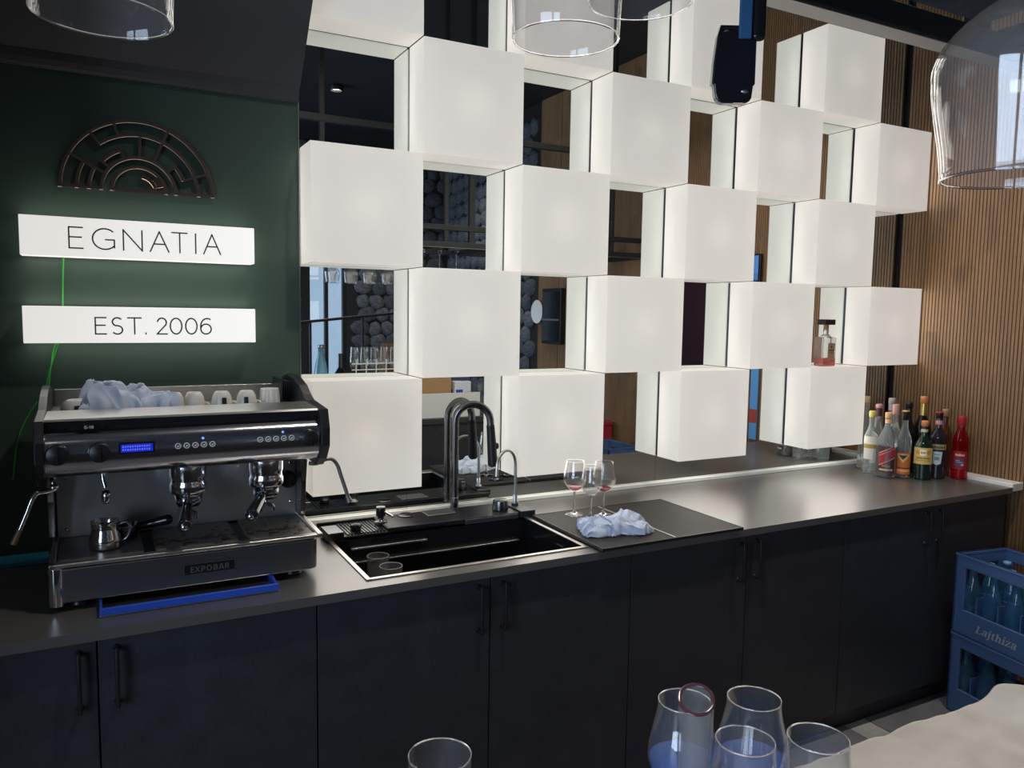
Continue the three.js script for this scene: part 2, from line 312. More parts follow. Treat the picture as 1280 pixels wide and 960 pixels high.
// ------------------------------------------------------------------ counter
const CF = 0.735;                                                  // worktop front edge
{
  const sx0 = 0.03, sx1 = 0.785, sz0 = 0.085, sz1 = 0.672, y0 = 0.93, g = [];
  const bv = 0.002, add = (a, b, c, d) => g.push(metreUV(box(a, b, y0, H, c, d)));
  add(-1.295, sx0, 0.003, CF); add(sx1, 3.112, 0.003, CF); add(sx0, sx1, 0.003, sz0); add(sx0, sx1, sz1, CF);
  single('worktop', 'long dark grey worktop of the back bar with a sink cut-out', 'worktop', [0.6, y0, 0.37], g, M.worktop);
}
struct('trim_3', box(0.0, 3.112, H, H + 0.016, 0.002, 0.02, 0.002), M.whiteTrim);
struct('trim_4', box(3.112, W - 0.004, H - 0.02, H + 0.017, 0.022, CF, 0.004), M.whiteTrim);
const cabs = [[-1.2, -0.125, 'leftmost double-door black base cabinet, under the espresso machine'], [-0.125, 0.945, 'double-door black base cabinet under the sink'], [0.945, 2.01, 'double-door black base cabinet under the drying mat'], [2.01, 3.11, 'rightmost double-door black base cabinet, beside the blue crates']];
for (const [x0, x1, label] of cabs) {
  const o = thing('base_cabinet', label, 'cabinet', [(x0 + x1) / 2, 0, 0.35], 'black base cabinets of the back bar'), xm = (x0 + x1) / 2;
  const t = 0.018, sink = x0 < 0 && x1 > 0.5;
  part(o, 'carcass', [box(x0 + 0.001, x0 + t, 0.1, 0.928, 0.03, 0.69), box(x1 - t, x1 - 0.001, 0.1, 0.928, 0.03, 0.69), box(x0 + t, x1 - t, 0.1, 0.118, 0.03, 0.69), box(x0 + t, x1 - t, 0.118, 0.928, 0.03, 0.036)], M.black);
  part(o, 'plinth', metreUV(box(x0 + 0.001, x1 - 0.001, 0.001, 0.096, 0.64, 0.655)), M.laminate);
  for (const [a, b, hx] of [[x0, xm, xm - 0.04], [xm, x1, xm + 0.042]]) {
    const d = part(o, 'door', metreUV(box(a + 0.002, b - 0.002, 0.1, 0.926, 0.69, 0.71, 0.0015)), M.laminate);
    part(d, 'handle', [tube([[hx, 0.752, 0.733], [hx, 0.8, 0.736], [hx, 0.86, 0.736], [hx, 0.903, 0.733]], 0.0055, 16, 10), cyl(0.006, 0.006, [hx, 0.76, 0.709], [hx, 0.76, 0.736]), cyl(0.006, 0.006, [hx, 0.896, 0.709], [hx, 0.896, 0.736]), cyl(0.01, 0.008, [hx, 0.76, 0.7095], [hx, 0.76, 0.714]), cyl(0.01, 0.008, [hx, 0.896, 0.7095], [hx, 0.896, 0.714])], M.blackMetal);
  }
}
single('end_panel', 'plain black panel closing the back bar at its dark far end', 'panel', [-1.25, 0, 0.35], box(-1.295, -1.203, 0.001, 0.928, 0.03, 0.71), M.laminate);

// ------------------------------------------------------------------ sink
{
  const o = thing('sink', 'black inset sink with pale steel rim and rear tap ledge', 'sink', [0.4, 0.74, 0.37]);
  const x0 = 0.026, x1 = 0.79, z0 = 0.082, z1 = 0.678, r = 0.015, y = H;
  part(o, 'rim', [box(x0, x1, y, y + 0.004, z1 - r, z1, 0.0015), box(x0, x0 + r, y, y + 0.004, z0, z1, 0.0015), box(x1 - r, x1, y, y + 0.004, z0, z1, 0.0015), box(x0, x1, y, y + 0.004, z0, z0 + r, 0.0015)], M.rim);
  const a = x0 + 0.009, b = x1 - 0.009, c = z0 + 0.009, d = z1 - 0.009, t = 0.004, f = 0.75;
  part(o, 'basin', [box(a, b, f, f + t, c, d), box(a, a + t, f, y + 0.002, c, d), box(b - t, b, f, y + 0.002, c, d), box(a, b, f, y + 0.002, c, c + t), box(a, b, f, y + 0.002, d - t, d), box(a, b, f, y, c + 0.166, c + 0.17)], M.blackGloss);
  part(o, 'step_rail', [box(0.10, 0.375, 0.924, 0.930, c + 0.168, c + 0.186, 0.002)], M.steel); part(o, 'step_rail', [box(0.05, 0.745, 0.878, 0.884, c + 0.168, c + 0.192, 0.002)], M.steel);
  part(o, 'drain', [move(lathe([[0, 0], [0.045, 0], [0.045, 0.004], [0.03, 0.004], [0.028, 0.001], [0, 0.001]]), 0.45, f + t, 0.42)], M.blackMetal);
  part(o, 'overflow_cover', [box(b - t - 0.006, b - t, 0.885, 0.925, 0.50, 0.545, 0.003)], M.gun);
  // ledge with its fittings
  const L0 = 0.03, L1 = 0.80, ly = 0.980, lz0 = 0.088, lz1 = 0.255;
  const led = part(o, 'tap_ledge', [box(0.235, L1, y + 0.004, ly, lz0, lz1, 0.004), box(L0, 0.24, y + 0.004, y + 0.012, lz0, lz1, 0.002), box(L0, 0.24, y + 0.004, ly, lz0, lz0 + 0.01), box(0.755, L1 + 0.02, y + 0.004, ly + 0.006, lz0 + 0.03, lz1 + 0.012, 0.004)], M.black);
  part(led, 'end_block', box(L0 - 0.012, 0.075, y + 0.004, 0.992, 0.18, lz1 + 0.025, 0.004), M.gun);
  const grid = []; for (let i = 0; i < 12; i++) grid.push(box(0.095 + i * 0.0115, 0.101 + i * 0.0115, y + 0.012, y + 0.018, lz0 + 0.015, lz1 - 0.004));
  part(led, 'drip_grid', grid, M.gun);
  part(led, 'glass_rinser', [move(lathe([[0, 0], [0.018, 0], [0.02, 0.012], [0.016, 0.022], [0, 0.024]], 24), 0.135, y + 0.018, 0.21)], M.blackGloss);
  part(led, 'round_cap', [move(lathe([[0, 0], [0.03, 0], [0.031, 0.003], [0.028, 0.006], [0, 0.007]], 32), 0.352, ly, 0.125)], M.gun);
  part(led, 'cover_plate', box(0.42, 0.53, ly, ly + 0.005, 0.10, 0.175, 0.002), M.dullSteel);
  part(led, 'slot_front', [box(0.26, 0.45, ly - 0.018, ly - 0.012, lz1 - 0.001, lz1 + 0.002)], M.gun);
  part(led, 'display_panel', [box(0.53, 0.75, ly - 0.022, ly - 0.004, lz1 - 0.002, lz1 + 0.004, 0.002)], std(lin(0.06, 0.06, 0.07), 0.3, 0.3));
  part(led, 'control_knob', [move(lathe([[0, 0], [0.03, 0], [0.031, 0.004], [0.029, 0.036], [0.026, 0.04], [0, 0.041]], 32), 0.708, ly, 0.19)], M.gun);
  const soap = part(led, 'soap_dispenser', [move(lathe([[0, 0], [0.023, 0], [0.023, 0.004], [0.012, 0.008], [0.011, 0.02], [0.017, 0.022], [0.018, 0.052], [0.015, 0.056], [0, 0.057]], 28), 0.24, ly, 0.165)], M.gun);
  part(soap, 'nozzle', [cyl(0.005, 0.004, [0.24, ly + 0.042, 0.165], [0.272, ly + 0.024, 0.205], 12)], M.chrome);
}
{ // main tap
  const b = [0.584, H + 0.0005, 0.037], o = thing('kitchen_tap', 'tall gooseneck pull-out tap in dark brushed steel behind the sink', 'tap', b);
  const dx = 0.93, dz = 0.36, R = 0.069, at = (u, y) => [b[0] + dx * u, y, b[2] + dz * u], top = 1.305, pts = [at(0, b[1])];
  for (const y of [1.05, 1.15, 1.23, 1.275]) pts.push(at(0, y));
  for (let i = 0; i <= 14; i++) { const a = Math.PI - i / 14 * (Math.PI * 0.95); pts.push(at(R + R * Math.cos(a), top + R * Math.sin(a))); }
  const e = at(2 * R + 0.002, 1.275), f = at(2 * R + 0.012, 1.135); pts.push(e);
  part(o, 'neck', tube(pts, 0.0145, 90, 16), M.gun);
  part(o, 'base_ring', move(lathe([[0, 0], [0.0163, 0], [0.0163, 0.006], [0.016, 0.012], [0.016, 0.05], [0.0135, 0.054], [0, 0.054]], 28), ...b), M.gun);
  const h = part(o, 'spray_head', [cyl(0.0165, 0.0165, at(2 * R, 1.292), e, 20), cyl(0.0165, 0.020, e, f, 20), cyl(0.0175, 0.015, f, at(2 * R + 0.0125, 1.129), 20)], M.blackMetal);
  part(h, 'button', sphere(0.008, ...at(2 * R + 0.027, 1.21), 1, 1.6, 1), M.black);
}
{ // small filter tap
  const b = [0.785, 0.9865, 0.165], o = thing('filter_tap', 'slim steel swan-neck drinking water tap beside the large tap', 'tap', b), pts = [[b[0], b[1], b[2]], [b[0], 1.05, b[2]], [b[0], 1.10, b[2]]];
  for (let i = 0; i <= 12; i++) { const a = i / 12 * Math.PI * 0.97, u = 0.054 - 0.054 * Math.cos(a); pts.push([b[0] - u * 0.95, 1.145 + 0.054 * Math.sin(a) * 1.15, b[2] + u * 0.4]); }
  pts.push([b[0] - 0.106, 1.115, b[2] + 0.045]);
  part(o, 'neck', tube(pts, 0.0062, 70, 12), M.steel);
  part(o, 'base_ring', move(lathe([[0, 0], [0.014, 0], [0.014, 0.01], [0.008, 0.014], [0.008, 0.04], [0, 0.04]], 20), ...b), M.steel);
}
// drinking glasses standing in the sink
{
  const prof = [[0, 0], [0.031, 0], [0.033, 0.002], [0.038, 0.15], [0.0365, 0.151], [0.0352, 0.15], [0.031, 0.012], [0, 0.010]];
  const o = thing('tumbler', 'empty clear tumbler in the sink, further from the front edge', 'glass', [0.182, 0.754, 0.31], 'two tumblers in the sink');
  part(o, 'body', move(lathe(prof, 40), 0.182, 0.754, 0.31), M.wetGlass);
  part(o, 'rim', new THREE.TorusGeometry(0.0366, 0.0012, 8, 56).rotateX(Math.PI / 2).translate(0.182, 0.9047, 0.31), M.rimGlass);
  copyOf(o, [0.186, 0.754, 0.43], 'empty clear tumbler in the sink, nearest the front edge');
}

// ------------------------------------------------------------------ drying mats, glasses, rag
{
  const y = H + 0.0005;
  for (const [a, b, label] of [[0.797, 1.099, 'black textured drying mat under the wine glasses and rag'], [1.103, 1.412, 'bare black textured drying mat beside the wine glasses']]) {
    const z0 = 0.275, z1 = 0.752, o = thing('drying_mat', label, 'mat', [(a + b) / 2, y, 0.5], 'black drying mats beside the sink'), yb = a < 0.9 ? y + 0.004 : y + 0.004;
    part(o, 'surface', metreUV(box(a + 0.004, b - 0.004, yb, y + 0.0135, z0 + 0.004, z1 - 0.004)), M.rubber);
    part(o, 'edge_frame', [box(a, b, yb, y + 0.015, z0, z0 + 0.006, 0.002), box(a, b, yb, y + 0.015, z1 - 0.006, z1, 0.002), box(a, a + 0.005, yb, y + 0.015, z0, z1, 0.002), box(b - 0.005, b, yb, y + 0.015, z0, z1, 0.002)], M.black);
    if (a > 1) part(o, 'joint_strip', box(a - 0.0035, a + 0.0015, y + 0.006, y + 0.0158, z0 + 0.003, z1 - 0.003, 0.0005), M.rim, 'pale strip along the joint');
    part(o, 'feet', [box(a + 0.06, a + 0.1, y - 0.0005, yb + 0.001, 0.30, 0.33), box(b - 0.1, b - 0.06, y - 0.0005, yb + 0.001, 0.30, 0.33), box(b - 0.1, b - 0.06, y - 0.0005, yb + 0.001, 0.69, 0.72)], M.black);
  }
}
// a stemmed glass as one solid of revolution with an inside: bowl radius, rim radius, bowl height, stem height
function glassProfile(rb, rr, bowlH, stem, rf, t = 0.0011) {
  const out = [], inn = [], n = 18, y0 = stem;
  for (let i = 0; i <= n; i++) {
    const u = i / n, k = u < 0.42 ? Math.sin(u / 0.42 * Math.PI / 2) ** 0.8 : 1, s = u < 0.42 ? 0 : (u - 0.42) / 0.58;
    const r = u < 0.42 ? 0.004 + (rb - 0.004) * k : rb + (rr - rb) * (s * s * (3 - 2 * s));
    out.push([r, y0 + bowlH * u]); if (u > 0.03) inn.push([Math.max(r - t, 0.0008), y0 + bowlH * Math.max(u, 0.06)]);
  }
  const foot = [[0, 0], [rf, 0], [rf, 0.0012], [rf * 0.55, 0.004], [0.0075, 0.009], [0.0045, 0.016], [0, 0.016]];
  const stick = [[0.0043, 0.0145], [0.0038, stem * 0.6], [0.0042, stem * 0.98], [0, stem * 0.985]];
  return { bowl: [...out, ...inn.reverse(), [0, y0 + bowlH * 0.06]], foot, stick, inner: inn, rim: [rr - t / 2, stem + bowlH] };
}
function glassParts(o, p, at, flip) {
  const put = (g) => move(flip ? g.rotateX(Math.PI) : g, ...at);
  part(o, 'bowl', put(lathe(p.bowl, 48)), M.glass);
  part(o, 'rim', put(new THREE.TorusGeometry(p.rim[0], 0.00075, 8, 56).rotateX(Math.PI / 2).translate(0, p.rim[1], 0)), M.clearGlass);
  part(o, 'stem', put(lathe(p.stick, 20)), M.clearGlass); part(o, 'foot', put(lathe(p.foot, 40)), M.clearGlass);
}
function bowlFill(p, rb, level, inset = 0.0004) {                  // what stands in a bowl, following its inside up to a level
  const pts = [[0, 0]]; let top = 0; const asc = [...p.inner].reverse();
  pts[0] = [0, asc[0][1] + 0.0008];
  for (const [r, y] of asc) if (y <= level) { pts.push([Math.max(r - inset, 0.001), y + 0.0008]); top = y; }
  pts.push([0, top + 0.0008]); return lathe(pts, 36);
}
const wineDregs = std(lin(0.55, 0.12, 0.16), 0.05, 0, { transmission: 0.8, thickness: 0.01, ior: 1.33 });
function wineGlass(label, at, rb, rr, bowlH, stem, rf, group, fill, fillMat, fillLabel) {
  const o = thing('wine_glass', label, 'wine glass', at, group), p = glassProfile(rb, rr, bowlH, stem, rf);
  glassParts(o, p, at, false);
  if (fill) part(o, 'contents', move(bowlFill(p, rb, stem + fill), ...at), fillMat, fillLabel);
  return o;
}
const MY = H + 0.0145;
const g3 = 'three stemmed glasses on the drying mat';
wineGlass('wine glass with pink dregs on the drying mat, nearest the filter tap', [0.95, MY, 0.335], 0.044, 0.034, 0.118, 0.088, 0.036, g3, 0.022, wineDregs, 'pink wine dregs');
wineGlass('clear empty wine glass standing just behind the rag on the mat', [0.957, MY, 0.438], 0.039, 0.031, 0.115, 0.09, 0.034, g3);
wineGlass('wine glass with red dregs on the drying mat, furthest from the sink', [1.042, MY, 0.395], 0.044, 0.034, 0.118, 0.088, 0.036, g3, 0.026, wineDregs, 'red wine dregs');

// crumpled cloth: ridged, warped sheet over an irregular outline, closed underneath
function crumple(cx, cy, cz, lx, lz, h, seed, turn = 0, ridge = 1, lean = 0) {
  const nu = 120, nv = 80, pos = [], idx = [];
  const put = (u, v, low) => {
    const a = u * 2 - 1, b = v * 2 - 1, k = 1 + 0.3 * N(a * 1.7 + seed, b * 1.7, seed) + 0.1 * N(a * 5, b * 5, seed + 3);
    let x = a * lx / 2 * k, z = b * lz / 2 * (1 + 0.25 * N(a * 2.3, seed * 2, 1.5) + 0.1 * N(a * 6 + 2, b * 4, seed));
    const p1 = 4.2 * (a * 0.8 + b * 0.7) + 2.6 * N(a * 1.6, b * 1.6, seed + 7), p2 = 3.6 * (a * 0.75 - b * 0.9) + 2.4 * N(a * 1.8 + 9, b * 1.5, seed + 1), p3 = 8 * a + 4 * N(a * 2, b * 2, seed + 5);
    const f1 = Math.abs(Math.sin(p1)), f2 = Math.abs(Math.sin(p2)), f3 = Math.abs(Math.sin(p3)), mix = 0.5 + 0.5 * N(a * 1.3, b * 1.3, seed + 11);
    const hh = 0.55 + 0.7 * N(a * 1.3 + seed, b * 1.1, 4) + ridge * (0.5 * (f1 * mix + f2 * (1 - mix)) + 0.14 * f3 * f1 + 0.05 * N(a * 14, b * 14, seed));
    const edge = Math.min(1, (1 - Math.max(Math.abs(a), Math.abs(b))) * 3.6), e = Math.sqrt(Math.max(edge, 0)), wz = p1;
    let y = Math.max(0.005, hh * h * (0.8 - lean * a) * e + (0.006 + 0.012 * f1 * f2) * (1 - e));
    if (low) y = Math.max(0.0005, y - 0.004) * (edge > 0.4 ? 0 : 0.2) + 0.0005;
    x += 0.02 * N(wz, a * 2, seed); z += 0.02 * N(p2, b * 2, seed + 2); const c = Math.cos(turn), s = Math.sin(turn);
    const X = cx + x * c + z * s, Z = cz - x * s + z * c;
    pos.push(X, cy + y, Z);
  };
  for (const low of [0, 1]) for (let j = 0; j <= nv; j++) for (let i = 0; i <= nu; i++) put(i / nu, j / nv, low);
  const st = (nu + 1) * (nv + 1), I = (i, j, l) => l * st + j * (nu + 1) + i;
  for (let j = 0; j < nv; j++) for (let i = 0; i < nu; i++) { const a = I(i, j, 0), b = I(i + 1, j, 0), c = I(i + 1, j + 1, 0), d = I(i, j + 1, 0); idx.push(a, d, b, b, d, c, a + st, b + st, d + st, b + st, c + st, d + st); }
  for (let i = 0; i < nu; i++) { idx.push(I(i, 0, 0), I(i + 1, 0, 0), I(i, 0, 1), I(i + 1, 0, 0), I(i + 1, 0, 1), I(i, 0, 1), I(i, nv, 0), I(i, nv, 1), I(i + 1, nv, 0), I(i + 1, nv, 0), I(i, nv, 1), I(i + 1, nv, 1)); }
  for (let j = 0; j < nv; j++) { idx.push(I(0, j, 0), I(0, j, 1), I(0, j + 1, 0), I(0, j + 1, 0), I(0, j, 1), I(0, j + 1, 1), I(nu, j, 0), I(nu, j + 1, 0), I(nu, j, 1), I(nu, j + 1, 0), I(nu, j + 1, 1), I(nu, j, 1)); }
  const g = new THREE.BufferGeometry(); g.setAttribute('position', new THREE.Float32BufferAttribute(pos, 3)); g.setIndex(idx); g.computeVertexNormals();
  const uv = new Float32Array(pos.length / 3 * 2); for (let i = 0; i < pos.length / 3; i++) { uv[2 * i] = pos[3 * i]; uv[2 * i + 1] = pos[3 * i + 2]; }
  g.setAttribute('uv', new THREE.BufferAttribute(uv, 2)); return g;
}
single('cleaning_rag', 'crumpled pale blue cloth lying on the black drying mat', 'cloth', [0.95, MY, 0.59], crumple(0.955, MY, 0.585, 0.24, 0.13, 0.06, 3.3, -0.28), M.rag);

// ------------------------------------------------------------------ espresso machine
{
  const X0 = -0.766, X1 = -0.085, o = thing('espresso_machine', 'two-group chrome and black espresso machine under the illuminated signs', 'coffee machine', [-0.425, H, 0.34]);
  for (const [x, z] of [[-0.70, 0.52], [-0.15, 0.52], [-0.70, 0.14], [-0.15, 0.14]]) part(o, 'foot', move(lathe([[0, 0], [0.024, 0], [0.026, 0.004], [0.022, 0.024], [0, 0.024]], 20), x, H + 0.0005, z), M.black);
  // lower body with rounded front corners
  const shapeLow = (x0, x1, z0, z1, r) => { const s = new THREE.Shape(); s.moveTo(x0, -z0); s.lineTo(x1, -z0); s.lineTo(x1, -(z1 - r)); s.quadraticCurveTo(x1, -z1, x1 - r, -z1); s.lineTo(x0 + r, -z1); s.quadraticCurveTo(x0, -z1, x0, -(z1 - r)); s.closePath(); return s; };
  const slab = (s, y0, y1, bev) => new THREE.ExtrudeGeometry(s, { depth: y1 - y0 - 2 * bev, bevelEnabled: bev > 0, bevelThickness: bev, bevelSize: bev, bevelSegments: 2, curveSegments: 10 }).rotateX(-Math.PI / 2).translate(0, y0 + bev, 0);
  const base = part(o, 'base_body', slab(shapeLow(X0 + 0.003, X1 - 0.003, 0.10, 0.572, 0.03), 0.98, 1.068, 0.003), std(lin(0.3, 0.3, 0.32), 0.33, 1));
  part(base, 'corner_post', [move(lathe([[0, 0], [0.0185, 0], [0.0185, 0.096], [0.0175, 0.098], [0, 0.098]], 24), X0 + 0.016, 0.973, 0.562)], M.chrome, 'bright chrome corner');
  const badge = canvasTex(256, 64, (c, w, h) => { c.fillStyle = '#2b2b2e'; c.fillRect(0, 0, w, h); c.strokeStyle = '#6b6b70'; c.lineWidth = 4; c.strokeRect(3, 3, w - 6, h - 6); c.fillStyle = '#77777c'; c.font = 'bold 44px sans-serif'; c.textAlign = 'center'; c.textBaseline = 'middle'; c.fillText('EXPOBAR', w / 2, h / 2 + 2); });
  part(base, 'name_plate', new THREE.BoxGeometry(0.135, 0.032, 0.003).translate(-0.385, 1.026, 0.5775), std(0xffffff, 0.35, 0.7, { map: badge }));
  // drip tray: rim and two grids
  part(o, 'tray_rim', [box(X0, X1 + 0.012, 1.070, 1.082, 0.552, 0.576, 0.004), box(X0, X0 + 0.016, 1.070, 1.082, 0.26, 0.576, 0.004), box(X1 - 0.006, X1 + 0.012, 1.070, 1.084, 0.26, 0.576, 0.004)], M.rim);
  const grime = dataTex(256, 128, (u, v) => { const s = N(u * 7, v * 7, 1) + 0.6 * N(u * 19, v * 19, 4) - Math.abs(v - 0.35) * 1.4; const k = s > 0.0 ? 1 : 0.0, b = 150 + N(u * 40, v * 40, 3) * 30; return k ? [70 + b * 0.1, 30 + b * 0.05, 26] : [b, b * 0.96, b * 0.9]; });
  const grimy = std(lin(0.75, 0.75, 0.75), 0.4, 0.6, { map: grime });
  const plainGrid = std(lin(0.3, 0.28, 0.27), 0.4, 0.8);
  for (const [a, b, m] of [[X0 + 0.018, -0.545, plainGrid], [-0.515, -0.30, grimy], [-0.27, X1 - 0.008, grimy]]) {
    const g = new THREE.BoxGeometry(b - a, 0.006, 0.245).translate((a + b) / 2, 1.075, 0.43);
    part(o, 'drip_grid', g, m, m === grimy ? 'steel grid stained with coffee grounds' : undefined);
  }
  part(o, 'tray_well', box(X0 + 0.01, X1, 1.066, 1.0715, 0.27, 0.56), M.black);
  // back panel, side panels, rear body
  const splash = part(o, 'splash_panel', box(X0 + 0.012, X1 - 0.004, 1.075, 1.315, 0.285, 0.30, 0.002), std(lin(0.6, 0.59, 0.58), 0.36, 1, { bumpMap: texBrush, bumpScale: 0.0003 }));
  part(splash, 'screws', [[-0.73, 1.25], [-0.73, 1.1], [-0.105, 1.245], [-0.105, 1.12], [-0.33, 1.27]].map(([x, y]) => sphere(0.006, x, y, 0.301, 1, 1, 0.5)), M.chrome);
  part(o, 'rear_body', box(X0 + 0.01, X1, 0.985, 1.41, 0.09, 0.286, 0.004), M.blackMetal);
  const sideShape = [[0.1, 1.07], [0.34, 1.07], [0.36, 1.1], [0.375, 1.2], [0.40, 1.3], [0.40, 1.32], [0.1, 1.32]];
  part(o, 'side_panel', extrudeX(sideShape, X0 - 0.006, X0 + 0.010, 0.002), M.darkChrome); part(o, 'side_panel', extrudeX(sideShape, X1 - 0.004, X1 + 0.012, 0.002), M.gun);
  // head: curved chrome fascia over a black box
  const fas = [[0.588, 1.419], [0.603, 1.405], [0.610, 1.384], [0.609, 1.354], [0.598, 1.326], [0.578, 1.308], [0.555, 1.302]];
  part(o, 'head_body', extrudeX([[0.10, 1.31], [0.55, 1.31], [0.575, 1.33], [0.575, 1.43], [0.12, 1.42], [0.10, 1.42]], X0, X1), M.black);
  const smooth = new THREE.CatmullRomCurve3(fas.map(([z, y]) => new THREE.Vector3(0, y, z))).getPoints(24).map((p) => [p.z, p.y]);
  const fascia = (() => { const pos = [], idx = [], n = smooth.length; for (const x of [X0, X1]) smooth.forEach(([z, y]) => pos.push(x, y, z)); for (const x of [X0, X1]) smooth.forEach(([z, y]) => pos.push(x, y, z - 0.012)); const q = 2 * n; for (let i = 0; i + 1 < n; i++) { idx.push(i, i + 1, n + i, n + i, i + 1, n + i + 1, q + i, q + n + i, q + i + 1, q + n + i, q + n + i + 1, q + i + 1); } const g = new THREE.BufferGeometry(); g.setAttribute('position', new THREE.Float32BufferAttribute(pos, 3)); g.setIndex(idx); g.computeVertexNormals(); return g; })();
  const F = part(o, 'front_fascia', fascia, std(lin(0.7, 0.71, 0.77), 0.17, 1), 'curved mirror-bright chrome fascia');
  part(o, 'black_band', extrudeX([[0.57, 1.417], [0.588, 1.419], [0.594, 1.432], [0.591, 1.447], [0.57, 1.447]], X0, X1), M.blackGloss);
  const g10 = canvasTex(128, 32, (c, w, h) => { c.fillStyle = '#0b0b0d'; c.fillRect(0, 0, w, h); c.fillStyle = '#d8d8d8'; c.font = 'bold 26px sans-serif'; c.textAlign = 'center'; c.textBaseline = 'middle'; c.fillText('G-10', w / 2, h / 2 + 1); });
  part(o, 'model_print', new THREE.BoxGeometry(0.05, 0.013, 0.001).rotateX(0.02).translate(-0.665, 1.431, 0.5945), std(0xffffff, 0.3, 0, { map: g10 }));
  part(o, 'top_strip', extrudeX([[0.572, 1.446], [0.592, 1.4475], [0.583, 1.452], [0.43, 1.456], [0.42, 1.446]], X0 + 0.002, X1 - 0.002), M.steel);
  part(o, 'cup_tray', [box(X0 + 0.005, X1 - 0.005, 1.421, 1.432, 0.10, 0.445)], M.dullSteel);
  const rail = part(o, 'rear_rail', [box(X0 + 0.008, X1 - 0.03, 1.43, 1.482, 0.095, 0.103, 0.002)], M.steel);
  // end caps of black plastic with a raised fin
  const cap = [[0.10, 1.30], [0.55, 1.285], [0.59, 1.31], [0.622, 1.35], [0.624, 1.40], [0.604, 1.449], [0.45, 1.459], [0.41, 1.472], [0.36, 1.496], [0.28, 1.513], [0.18, 1.518], [0.11, 1.505], [0.09, 1.47], [0.09, 1.32]];
  part(o, 'end_cap', extrudeX(cap, X1 - 0.004, X1 + 0.022, 0.003), M.black); 
  part(o, 'end_cap', extrudeX(cap.map(([z, y]) => [z, y > 1.47 ? 1.47 + (y - 1.47) * 0.6 : y]), X0 - 0.018, X0 + 0.004, 0.003), M.black);
  const ribs = []; for (let i = 0; i < 6; i++) ribs.push(box(X1 - 0.035 + i * 0.006, X1 - 0.032 + i * 0.006, 1.44, 1.508 - i * 0.002, 0.11, 0.26, 0.001)); part(o, 'rail_fin', [...ribs, box(X1 - 0.036, X1 - 0.004, 1.44, 1.500, 0.112, 0.25)], M.black);
  // knobs, display, buttons
  const zAt = (y) => { for (let i = 0; i + 1 < smooth.length; i++) if (smooth[i][1] >= y && smooth[i + 1][1] <= y) return smooth[i][0]; return 0.6; };
  for (const [x, y, r] of [[-0.735, 1.370, 0.026], [-0.643, 1.370, 0.0255], [-0.121, 1.374, 0.024]]) part(o, 'knob', [lathe([[0, 0], [r * 0.9, 0], [r, 0.006], [r, 0.022], [r * 0.85, 0.028], [0, 0.03]], 32).rotateX(Math.PI / 2).translate(x, y, zAt(y) - 0.004), box(x - 0.0025, x + 0.0025, y - r * 0.8, y + r * 0.8, zAt(y) + 0.02, zAt(y) + 0.029)], M.black);
  const lcd = canvasTex(128, 40, (c, w, h) => { c.fillStyle = '#1f2fd8'; c.fillRect(0, 0, w, h); c.fillStyle = '#6f7dff'; c.font = '18px monospace'; for (let i = 0; i < 2; i++) for (let k = 0; k < 12; k++) c.fillRect(6 + k * 9.5, 7 + i * 16, 6, 10 - (k * 7 + i) % 3); });
  const lcdMat = new THREE.MeshStandardMaterial({ color: 0x05060c, roughness: 0.2, emissive: 0xffffff, emissiveMap: lcd, emissiveIntensity: 0.75 });
  part(o, 'display_frame', box(-0.601, -0.515, 1.359, 1.389, 0.59, 0.6112, 0.002), M.blackGloss);
  part(o, 'display_screen', new THREE.BoxGeometry(0.074, 0.020, 0.001).translate(-0.558, 1.374, 0.6118), lcdMat, 'lit blue text display');
  const ledMat = new THREE.MeshStandardMaterial({ color: 0x000000, emissive: lin(0.12, 0.2, 1), emissiveIntensity: 2.2 });
  [[-0.461, 1.372, 3], [-0.253, 1.376, 3]].forEach(([x0, y, lit]) => {
    for (let i = 0; i < 5; i++) { const x = x0 + i * 0.0212; const bt = part(o, 'button', [new THREE.TorusGeometry(0.0066, 0.0011, 8, 24).translate(x, y, zAt(y) + 0.0025)], M.porcelain);
      part(bt, 'face', cyl(0.0062, 0.006, [x, y, zAt(y) - 0.004], [x, y, zAt(y) + 0.002], 20), M.black);
      part(bt, 'cup_mark', [box(x - 0.0028, x + 0.0022, y - 0.0025, y + 0.001, zAt(y) + 0.0015, zAt(y) + 0.0028), box(x + 0.001, x + 0.004, y, y + 0.0022, zAt(y) + 0.0015, zAt(y) + 0.0028)], M.porcelain); }
    part(o, 'indicator_light', sphere(0.0032, x0 + lit * 0.0212 - 0.002, y + 0.017, zAt(y + 0.017) + 0.0005), ledMat, 'small blue indicator light');
  });
  // brew groups with portafilters
  [[-0.424, 0.465, -0.025, 0.145, -0.04], [-0.212, 0.465, -0.062, 0.125, -0.035]].forEach(([x, z, hx, hz, hy]) => {
    const gr = part(o, 'brew_group', move(lathe([[0, 1.312], [0.047, 1.312], [0.05, 1.30], [0.05, 1.265], [0.047, 1.258], [0.047, 1.245], [0.05, 1.243], [0.05, 1.222], [0.044, 1.214], [0, 1.214]].map(([r, y]) => [r, y]).reverse(), 40), x, 0, z), M.chrome);
    part(gr, 'portafilter', [move(lathe([[0, 1.178], [0.03, 1.178], [0.036, 1.19], [0.037, 1.216], [0, 1.216]], 32), x, 0, z), tube([[x, 1.18, z], [x, 1.165, z + 0.004], [x - 0.017, 1.152, z + 0.006], [x - 0.018, 1.14, z + 0.006]], 0.006, 16, 10), tube([[x, 1.18, z], [x, 1.165, z + 0.004], [x + 0.017, 1.152, z + 0.006], [x + 0.018, 1.14, z + 0.006]], 0.006, 16, 10), cyl(0.011, 0.009, [x + hx * 0.2, 1.2 + hy * 0.1, z + hz * 0.2], [x + hx * 0.45, 1.2 + hy * 0.4, z + hz * 0.45], 16)], M.darkChrome);
